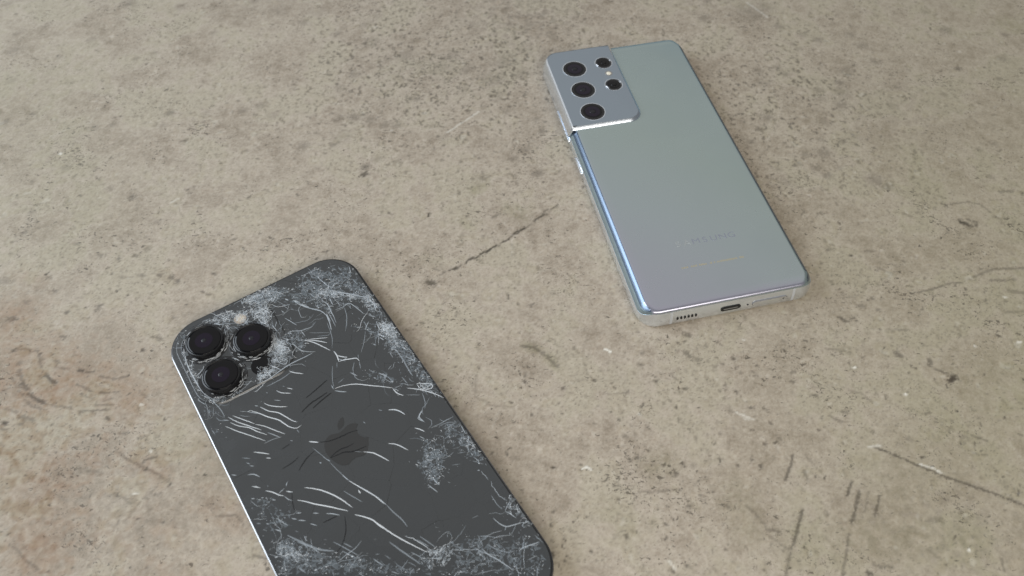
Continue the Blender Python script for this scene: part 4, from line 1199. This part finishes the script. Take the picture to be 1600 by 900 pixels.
lathe('microphone_hole', -17.2, 55.2, [(.6, PZ-.02), (.6, PZ+.07)], M['slot'], dark_phone, 16)

# traced cracks: each one is a part
LENS = [(-25.7, 66.9, 7.9), (-10.3, 57.9, 7.9), (-25.9, 49.3, 7.9)]
def on_plateau(x, y): return PXC-PW/2 < x < PXC+PW/2 and PYC-PL/2 < y < PYC+PL/2
def zat(x, y): return (PZ if on_plateau(x, y) else DH)+.03
def ok(x, y, m_=.8):
    if any((x-a)**2+(y-b)**2 < (r-.6)**2 for a, b, r in LENS): return False
    dx = abs(x)-(DW/2-DR); dy = abs(y)-(DL/2-DR)
    d = math.hypot(max(dx, 0), max(dy, 0))+min(max(dx, dy), 0)-DR
    return d < -m_
for b, w, pts in CRACKS:
    line = smooth_line(pts, .022, rng, .8)
    line = [q for q in line if ok(*q)]
    if len(line) < 3: continue
    zz = zat(*line[len(line)//2])
    s_ = Strips(); s_.add(line, w*(.72 if b > 1 else .85), zz, .03+.05*rng.random())
    # splinter side branches and a broken parallel hair
    for k in range(int(len(line)*.04)):
        q = rng.choice(line); a = rng.uniform(0, 6.28); L_ = rng.uniform(.5, 1.8)
        br = [(q[0]+math.cos(a)*L_*t/3+rng.gauss(0, .05), q[1]+math.sin(a)*L_*t/3+rng.gauss(0, .05)) for t in range(4)]
        if all(ok(*t) for t in br): s_.add(br, w*.35, zz, .02)
    obj('crack', s_.V, s_.F, M['crack%d' % b], dark_phone)
for w, pts in DARK_CRACKS:
    line = [q for q in smooth_line(pts, .03, rng) if ok(*q)]
    s_ = Strips(); s_.add(line, w*.8, DH+.05, .015)
    obj('dark_crack', s_.V, s_.F, M['crack_dark'], dark_phone)

# crazed zones: fine fracture nets, one mass per strength
def cluster(q, ph):
    v = mnoise.noise((q[0]*.22, q[1]*.22, ph))*1.2+mnoise.noise((q[0]*.75, q[1]*.75, ph+9))*1.1
    return max(0, min(1, .5+v))
def net(sp, keep, b, poly, S, Sh, FV):
    xs = [q[0] for q in poly]; ys = [q[1] for q in poly]
    x0, x1, y0, y1 = min(xs), max(xs), min(ys), max(ys)
    pts = []
    def edge_d(q):
        d = 1e9
        for a, c in zip(poly, poly[1:]+poly[:1]):
            vx_, vy_ = c[0]-a[0], c[1]-a[1]; t = max(0, min(1, ((q[0]-a[0])*vx_+(q[1]-a[1])*vy_)/(vx_*vx_+vy_*vy_+1e-9)))
            d = min(d, math.hypot(q[0]-a[0]-t*vx_, q[1]-a[1]-t*vy_))
        return d
    nx_, ny_ = int((x1-x0+2)/sp), int((y1-y0+2)/sp)
    ph = rng.uniform(0, 50)
    for i in range(nx_):
        for j in range(ny_):
            q = (x0-1+(i+rng.random()*1.0)*sp, y0-1+(j+rng.random()*1.0)*sp)
            clus = cluster(q, ph)*2-1
            if inside(q, poly) and rng.random() < .72+.28*clus: pts.append(Vector(q))
    area_ = len(pts)*sp*sp
    for k in range(int(area_*(.035 if b == 1 else .12))):     # long hairs that tie the web together
        q = rng.choice(pts); x, y = q.x, q.y; a = rng.uniform(0, 6.28); line = [(x, y)]; curl = rng.gauss(0, .03)
        for t in range(rng.randint(5, 22)):
            a += curl+rng.gauss(0, .10)
            if rng.random() < .10: a += rng.choice((-1, 1))*rng.uniform(.4, 1.1)
            x += math.cos(a)*.5; y += math.sin(a)*.5
            if not ok(x, y): break
            line.append((x, y))
        if len(line) > 3:
            T = (S, Sh, Sh)[rng.randint(0, 2)]
            T.add(line, rng.uniform(.07, .20), zat(*line[len(line)//2])+rng.uniform(0, .03), rng.uniform(.02, .1))
    for k in range(int(len(pts)*.30)):                # loose chips strewn round the zone
        q0 = rng.choice(pts); a = rng.uniform(0, 6.28); r_ = abs(rng.gauss(0, 3.2))
        q = (q0.x+math.cos(a)*r_, q0.y+math.sin(a)*r_)
        if not ok(*q) or rng.random() > .3+cluster(q, ph): continue
        a = rng.uniform(0, 6.28); L_ = rng.uniform(.2, 1.1)
        Sh.add([q, (q[0]+math.cos(a)*L_*.5+rng.gauss(0, .08), q[1]+math.sin(a)*L_*.5), (q[0]+math.cos(a)*L_, q[1]+math.sin(a)*L_)], rng.uniform(.06, .16), zat(*q), .04)
    if len(pts) < 4: return
    vs, es, fs, *_ = delaunay_2d_cdt(pts, [], [], 0, 1e-6)
    for f in fs:
        a, b_, c = [vs[k] for k in f]
        if max((a-b_).length, (b_-c).length, (a-c).length) > sp*3.2: continue
        g = (a+b_+c)/3
        if not ok(*g): continue
        clus = cluster(g, ph)+rng.gauss(0, .15)
        e_ = min(1, edge_d(g)/(3.4 if b == 1 else 2.0))
        if rng.random() < (.75 if b == 1 else .85)*min(1, .25+clus)*e_*min(1, keep*2):
            z_ = zat(*g); k = len(FV[0])
            for t in (a, b_, c): FV[0].append((t.x, t.y, z_+.005+rng.uniform(0, .09)))
            FV[1].append((k, k+1, k+2))
    for k in range(int(len(pts)*.45*keep)):          # glints on loose slivers
        g = rng.choice(pts)
        if not ok(*g) or rng.random() > cluster(g, ph)+.1: continue
        a = rng.gauss(-.6, .8); L_ = rng.uniform(.2, .9)
        SP.add([(g.x, g.y), (g.x+math.cos(a)*L_*.5, g.y+math.sin(a)*L_*.5+rng.gauss(0, .06)), (g.x+math.cos(a)*L_, g.y+math.sin(a)*L_)], rng.uniform(.12, .3), zat(*g)+.03, rng.uniform(.03, .2))
    for i, j in es:
        a, c = vs[i], vs[j]
        if (a-c).length > sp*2.6: continue
        g = (a+c)/2
        if not (ok(*a) and ok(*c)): continue
        clus = cluster(g, ph)
        e_ = min(1, .12+edge_d(g)/(3.4 if b == 1 else 2.0))
        if rng.random() > keep*(.15+1.2*clus)*e_: continue
        mid = (g.x+rng.gauss(0, sp*.12), g.y+rng.gauss(0, sp*.12))
        T = S if rng.random() < .6 else Sh
        T.add([tuple(a), mid, tuple(c)], rng.uniform(.04, .13)+(.01 if b == 2 else 0), zat(*g)+rng.uniform(0, .02), .03+.07*rng.random(), taper=False)
cent = [(sum(q[0] for q in z)/len(z), sum(q[1] for q in z)/len(z)) for z in zones]
for i in range(len(cent)):
    for j in range(i+1, len(cent)):
        a, b_ = cent[i], cent[j]; d_ = math.hypot(a[0]-b_[0], a[1]-b_[1])
        if not 6 < d_ < 32 or rng.random() < .25: continue
        ux, uy = (b_[0]-a[0])/d_, (b_[1]-a[1])/d_; ph = rng.uniform(0, 99); amp = d_*rng.uniform(.04, .16); bow = rng.gauss(0, .12)*d_
        line = []
        for k in range(int(d_/.45)+1):
            t = k*.45/d_; o1 = mnoise.noise((t*d_*.12, ph, 0))*amp*2+mnoise.noise((t*d_*.7, ph, 5))*.5+bow*math.sin(math.pi*t)
            line.append((a[0]+ux*t*d_-uy*o1, a[1]+uy*t*d_+ux*o1))
        run = []; s_ = Strips()
        for k, q in enumerate(line+[None]):
            if q is not None and ok(*q) and mnoise.noise((k*.16, ph, 11)) > -.12: run.append(q)
            else:
                if len(run) > 3: s_.add(run, rng.uniform(.10, .22), zat(*run[len(run)//2])+.01, .03)
                run = []
        if s_.V: obj('crack', s_.V, s_.F, M['crack%d' % rng.choice((1, 1, 2))], dark_phone)
SP = Strips()
for lv in (1, 2):
    S, Sh, FV = Strips(), Strips(), ([], [])
    for sp_, keep, b, poly in CRAZED:
        if b == lv: net(sp_*1.05, keep, b, poly, S, Sh, FV)
    for T, mm_ in ((S, 'craze%d' % lv), (Sh, 'crack%d' % (lv+1 if lv == 1 else 2))):
        o_ = obj('crazed_glass', T.V, T.F, M[mm_], dark_phone); o_['kind'] = 'stuff'
    o_ = obj('glass_splinters', FV[0], FV[1], M['haze%d' % lv], dark_phone); o_['kind'] = 'stuff'

o_ = obj('glass_glints', SP.V, SP.F, M['crack3'], dark_phone); o_['kind'] = 'stuff'

# ================================================================== SILVER PHONE
SW, SL, SR = 75.6, 165.1, 8.2
silver = empty('smartphone', (69.31*MM, 256.51*MM, 0), 0.22832,
               'intact iridescent silver smartphone lying face down with a raised corner camera block', 'smartphone')
sb = rrect(SW, SL, SR, 18)
def lerp(a, b, t): return a+(b-a)*t
side_m = [(1.3, .0), (.6, .35), (.15, 1.2), (0, 2.4), (.05, 3.6), (.3, 4.6), (.45, 5.0)]
end_m = [(.9, .0), (.3, .3), (.05, .9), (0, 1.6), (.22, 3.8), (.66, 5.8), (1.25, 7.55)]
side_g = [(.55, 5.02), (.95, 6.0), (1.55, 6.9), (2.2, 7.7), (2.9, 8.4), (3.5, 8.75), (4.3, 8.9)]
end_g = [(1.3, 7.58), (1.45, 8.0), (1.75, 8.38), (2.2, 8.64), (2.8, 8.8), (3.7, 8.87), (4.8, 8.9)]
def sring(k, S_, E_):
    out = []
    for x, y, nx, ny in sb:
        t = ny*ny; t = t*t*(3-2*t)
        i = lerp(S_[k][0], E_[k][0], t); z = lerp(S_[k][1], E_[k][1], t)
        out.append((x-nx*i, y-ny*i, z))
    return out
V, F = loft([sring(k, side_m, end_m) for k in range(7)] + [[(x*.985, y*.992, z-.5) for x, y, z in sring(6, side_m, end_m)]], False, True)
obj('metal_frame', V, F, M['chrome'], silver, True, 60)
V, F = loft([[(x, y, z-.35) for x, y, z in sring(0, side_g, end_g)]] + [sring(k, side_g, end_g) for k in range(7)], True, False)
bgl = obj('back_glass', V, F, M['silver_back'], silver, True, 60)
V, F = loft([[(x*.97, y*.985, -.0) for x, y, _, _ in sb], [(x*.97, y*.985, .1) for x, y, _, _ in sb]])
obj('front_glass', V, F, M['black_glass'], silver)

M['edge_blue'] = new_mat('edge_coating_reflection', (.15, .19, .25), .28, .9, .4)  # coating colour with the blue window streak painted into it
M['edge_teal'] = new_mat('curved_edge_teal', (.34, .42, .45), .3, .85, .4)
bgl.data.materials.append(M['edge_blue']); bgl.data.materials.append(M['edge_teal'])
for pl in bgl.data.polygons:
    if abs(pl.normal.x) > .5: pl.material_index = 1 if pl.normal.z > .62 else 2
# camera block wrapping the top left corner
IX, IY, IR = -1.0, 25.2, 7.0
outl = []        # x, y, nx, ny, kind (1 = wraps the phone's edge, 0 = free chamfered edge)
corner = [q for q in rrect(SW, SL, SR, 18) if q[2] <= 1e-6 and q[3] >= -1e-6 and q[0] < 0 and q[1] > 0]
top_run = [(x, SL/2, 0, 1) for x in np.linspace(IX-1.2, -SW/2+SR, 12)[:-1]]
left_run = [(-SW/2, y, -1, 0) for y in np.linspace(SL/2-SR, IY+1.2, 20)[1:]]
for q in top_run: outl.append((*q, 1))
for q in corner: outl.append((*q, 1))
for q in left_run: outl.append((*q, 1))
outl.append((-SW/2+.3, IY+.3, -.8, -.6, .6))
for x in np.linspace(-SW/2+1.6, IX-IR, 12): outl.append((x, IY, 0, -1, 0))
for k in range(1, 10):
    a = R(-90+90*k/9); outl.append((IX-IR+IR*math.cos(a), IY+IR+IR*math.sin(a), math.cos(a), math.sin(a), 0))
for y in np.linspace(IY+IR, SL/2-1.6, 20)[1:]: outl.append((IX, y, 1, 0, 0))
outl.append((IX-.3, SL/2-.4, .6, .8, .6))
free = [(0, 8.6), (0, 8.93), (.12, 9.15), (1.15, 10.1), (1.4, 10.25), (1.8, 10.3)]
wside = [(-.04, 4.2), (.0, 5.4), (.35, 7.4), (.95, 9.3), (1.4, 10.05), (2.0, 10.3)]
wtop = [(-.04, 4.2), (-.03, 6.8), (.2, 8.4), (.7, 9.6), (1.1, 10.1), (1.7, 10.3)]
def iring(k):
    out = []
    for x, y, nx, ny, kd in outl:
        t = ny*ny if kd > .5 else 0
        i = lerp(lerp(wside[k][0], wtop[k][0], t), free[k][0], 1-kd); z = lerp(lerp(wside[k][1], wtop[k][1], t), free[k][1], 1-kd)
        out.append((x-nx*i, y-ny*i, z))
    return out
V, F = loft([iring(k) for k in range(6)])
isl = obj('camera_block', V, F, M['chrome'], silver, True, 18)
isl.data.materials.append(M['silver_island'])
for pl in isl.data.polygons:
    if pl.normal.z > .93: pl.material_index = 1
IZ = 10.3
def silver_lens(cx, cy, r, big):
    o_ = lathe('camera_lens', cx, cy, [(r, IZ-.3), (r, IZ+.05), (r-.22, IZ+.16), (r-.5, IZ+.12)], M['black_ring'], silver, 48)
    lathe('cover_glass', cx, cy, [(r-.45, IZ-.1), (r-.5, IZ+.10), (r*.5, IZ+.17)], M['black_glass'], o_, 40, sharp=60)
    lathe('lens_barrel', cx, cy, [(r*.62, IZ+.05), (r*.62, IZ+.19), (r*.58, IZ+.2)], M['lens_coat'] if big else M['black_glass'], o_, 36)
    if big: lathe('lens_pupil', cx, cy, [(r*.27, IZ+.1), (r*.26, IZ+.23), (r*.14, IZ+.32), (r*.03, IZ+.35)], M['lens_grey'], o_, 24, sharp=80)
    else: lathe('lens_pupil', cx, cy, [(r*.35, IZ+.1), (r*.34, IZ+.24), (r*.2, IZ+.36), (r*.05, IZ+.4)], M['black_glass'], o_, 24, sharp=80)
    if not big:
        lathe('lens_bezel', cx, cy, [(r-.02, IZ+.17), (r-.25, IZ+.36), (r-.62, IZ+.12)], M['steel_edge'], o_, 40, False, False)
    V, F = loft([circle_ring(cx, cy, r+.02, IZ-.1), circle_ring(cx, cy, r+.02, IZ+.06), circle_ring(cx, cy, r+.3, IZ+.06), circle_ring(cx, cy, r+.34, IZ-.1)], False, False)
    obj('lens_collar', V, F, M['chrome'], o_, True, 50)
for cx, cy in ((-24.0, 66.6), (-24.1, 50.6), (-24.0, 34.6)): silver_lens(cx, cy, 5.75, True)
for cx, cy in ((-8.5, 68.1), (-8.4, 51.1)): silver_lens(cx, cy, 4.1, False)
o_ = lathe('flash', -8.3, 59.8, [(1.9, IZ-.1), (1.9, IZ+.04), (1.7, IZ+.06)], new_mat('flash_bezel', (.30, .30, .30), .3, .6), silver, 28)
lathe('flash_lens', -8.3, 59.8, [(1.25, IZ+.0), (1.2, IZ+.1), (.8, IZ+.2), (.2, IZ+.22)], new_mat('flash_glass', (.75, .70, .58), .2), o_, 24, sharp=80)

# side buttons
def side_pill(name, y0, y1, z, h, out, mat, parent=silver):
    n = 8; rgs = []
    for dx, ins in ((.3, 0), (-out+.12, 0), (-out, .14)):
        r_ = h/2-ins; pts = []
        for k in range(n+1): a = R(180*k/n); pts.append((-SW/2+dx, y1-h/2+r_*math.sin(a), z+r_*math.cos(a)))
        for k in range(n+1): a = R(180+180*k/n); pts.append((-SW/2+dx, y0+h/2+r_*math.sin(a), z+r_*math.cos(a)))
        rgs.append(pts)
    V, F = loft(rgs); return obj(name, V, F, mat, parent, True, 40)
side_pill('power_button', 2.6, 13.5, 3.0, 1.9, .55, M['chrome'])
side_pill('volume_button', 24.2, 46.5, 3.0, 1.9, .55, M['chrome'])

# bottom edge: grille slots, port, tray, antenna bands
yb = -SL/2
def end_pill(name, x0, x1, z, h, mat, parent, out=.03, deep=.4):
    n = 8; rgs = []; r_ = h/2
    for yy_ in (yb+deep+.1, yb+.1-out):
        pts = []
        if x1-x0 <= h+1e-6:
            cx = (x0+x1)/2; rx = (x1-x0)/2
            for k in range(2*n): a = 2*math.pi*k/(2*n); pts.append((cx+rx*math.cos(a), yy_, z+r_*math.sin(a)))
        else:
            for k in range(n+1): a = R(-90+180*k/n); pts.append((x1-r_+r_*math.cos(a), yy_, z+r_*math.sin(a)))
            for k in range(n+1): a = R(90+180*k/n); pts.append((x0+r_+r_*math.cos(a), yy_, z+r_*math.sin(a)))
        rgs.append(pts)
    V, F = loft(rgs); return obj(name, V, F, mat, parent)
for k in range(6): end_pill('speaker_slot', -23.0+k*1.55, -23.0+k*1.55+.95, 3.7, 1.7, M['slot'], silver)
o_ = end_pill('charging_port', -4.3, 4.3, 3.9, 2.5, M['slot'], silver)
end_pill('port_tongue', -3.1, 3.1, 3.9, .6, M['chrome_line'], o_, out=.05)
end_pill('microphone_hole', 7.0, 7.7, 3.9, .7, M['slot'], silver)
o_ = end_pill('sim_tray', 9.2, 24.4, 3.8, 2.7, M['chrome_line'], silver, out=.015)
end_pill('tray_cover', 9.42, 24.18, 3.8, 2.28, M['chrome'], o_, out=.05)
end_pill('eject_hole', 22.4, 23.2, 3.8, .8, M['slot'], o_, out=.07)
def band_piece(x):
    prof = [(.2, .5), (.03, 1.0), (-.02, 1.6), (.20, 3.8), (.64, 5.8), (1.23, 7.55)]
    V = []; F = []
    for i, (ins, z) in enumerate(prof):
        V += [(x-.55, yb+ins, z), (x+.55, yb+ins, z)]
        if i: k = 2*i; F.append((k-2, k-1, k+1, k))
    obj('antenna_band', V, F, M['band'], silver)
band_piece(-25.2); band_piece(27.0)

# printed wordmark and small print (thin raised print)
def word(txt, x, y, size, mat, name, parent, z=8.905, sx=1.0, thick=.012):
    cu = bpy.data.curves.new('t', 'FONT'); cu.body = txt; cu.size = size*MM; cu.align_x = 'CENTER'; cu.align_y = 'CENTER'
    cu.extrude = thick*MM; cu.space_character = 1.12
    to = bpy.data.objects.new('t', cu); C.objects.link(to)
    bpy.context.view_layer.update()
    me = bpy.data.meshes.new_from_object(to.evaluated_get(bpy.context.evaluated_depsgraph_get()))
    bpy.data.objects.remove(to); me.name = name
    me.materials.clear(); me.materials.append(mat)
    o = bpy.data.objects.new(name, me); C.objects.link(o); o.parent = parent
    o.location = (x*MM, y*MM, z*MM); o.scale = (sx, 1, 1)
    return o
for k, ch in enumerate('SAMSUNG'):
    word(ch, -11.6+k*3.95, -50.3, 4.0, M['mark_pale'] if k < 2 else M['mark_dark'], 'wordmark_letter', silver, sx=1.25)
# the line of small print is too small to read in the photograph: a row of tiny unreadable strokes
V = []; F = []; x = -14.5; pr = random.Random(3)
while x < 12.5:
    w_ = pr.uniform(.25, .6)
    if pr.random() < .85:
        k = len(V); y0_, y1_ = -62.9+pr.uniform(0, .12), -62.9+pr.uniform(.75, 1.0)
        V += [(a, b_, c) for c in (8.88, 8.915) for a, b_ in ((x, y0_), (x+w_, y0_), (x+w_, y1_), (x, y1_))]
        F += [(k+4, k+5, k+6, k+7), (k, k+1, k+5, k+4), (k+1, k+2, k+6, k+5), (k+2, k+3, k+7, k+6), (k+3, k, k+4, k+7)]
    x += w_+pr.uniform(.12, .25)
obj('small_print', V, F, M['print'], silver)
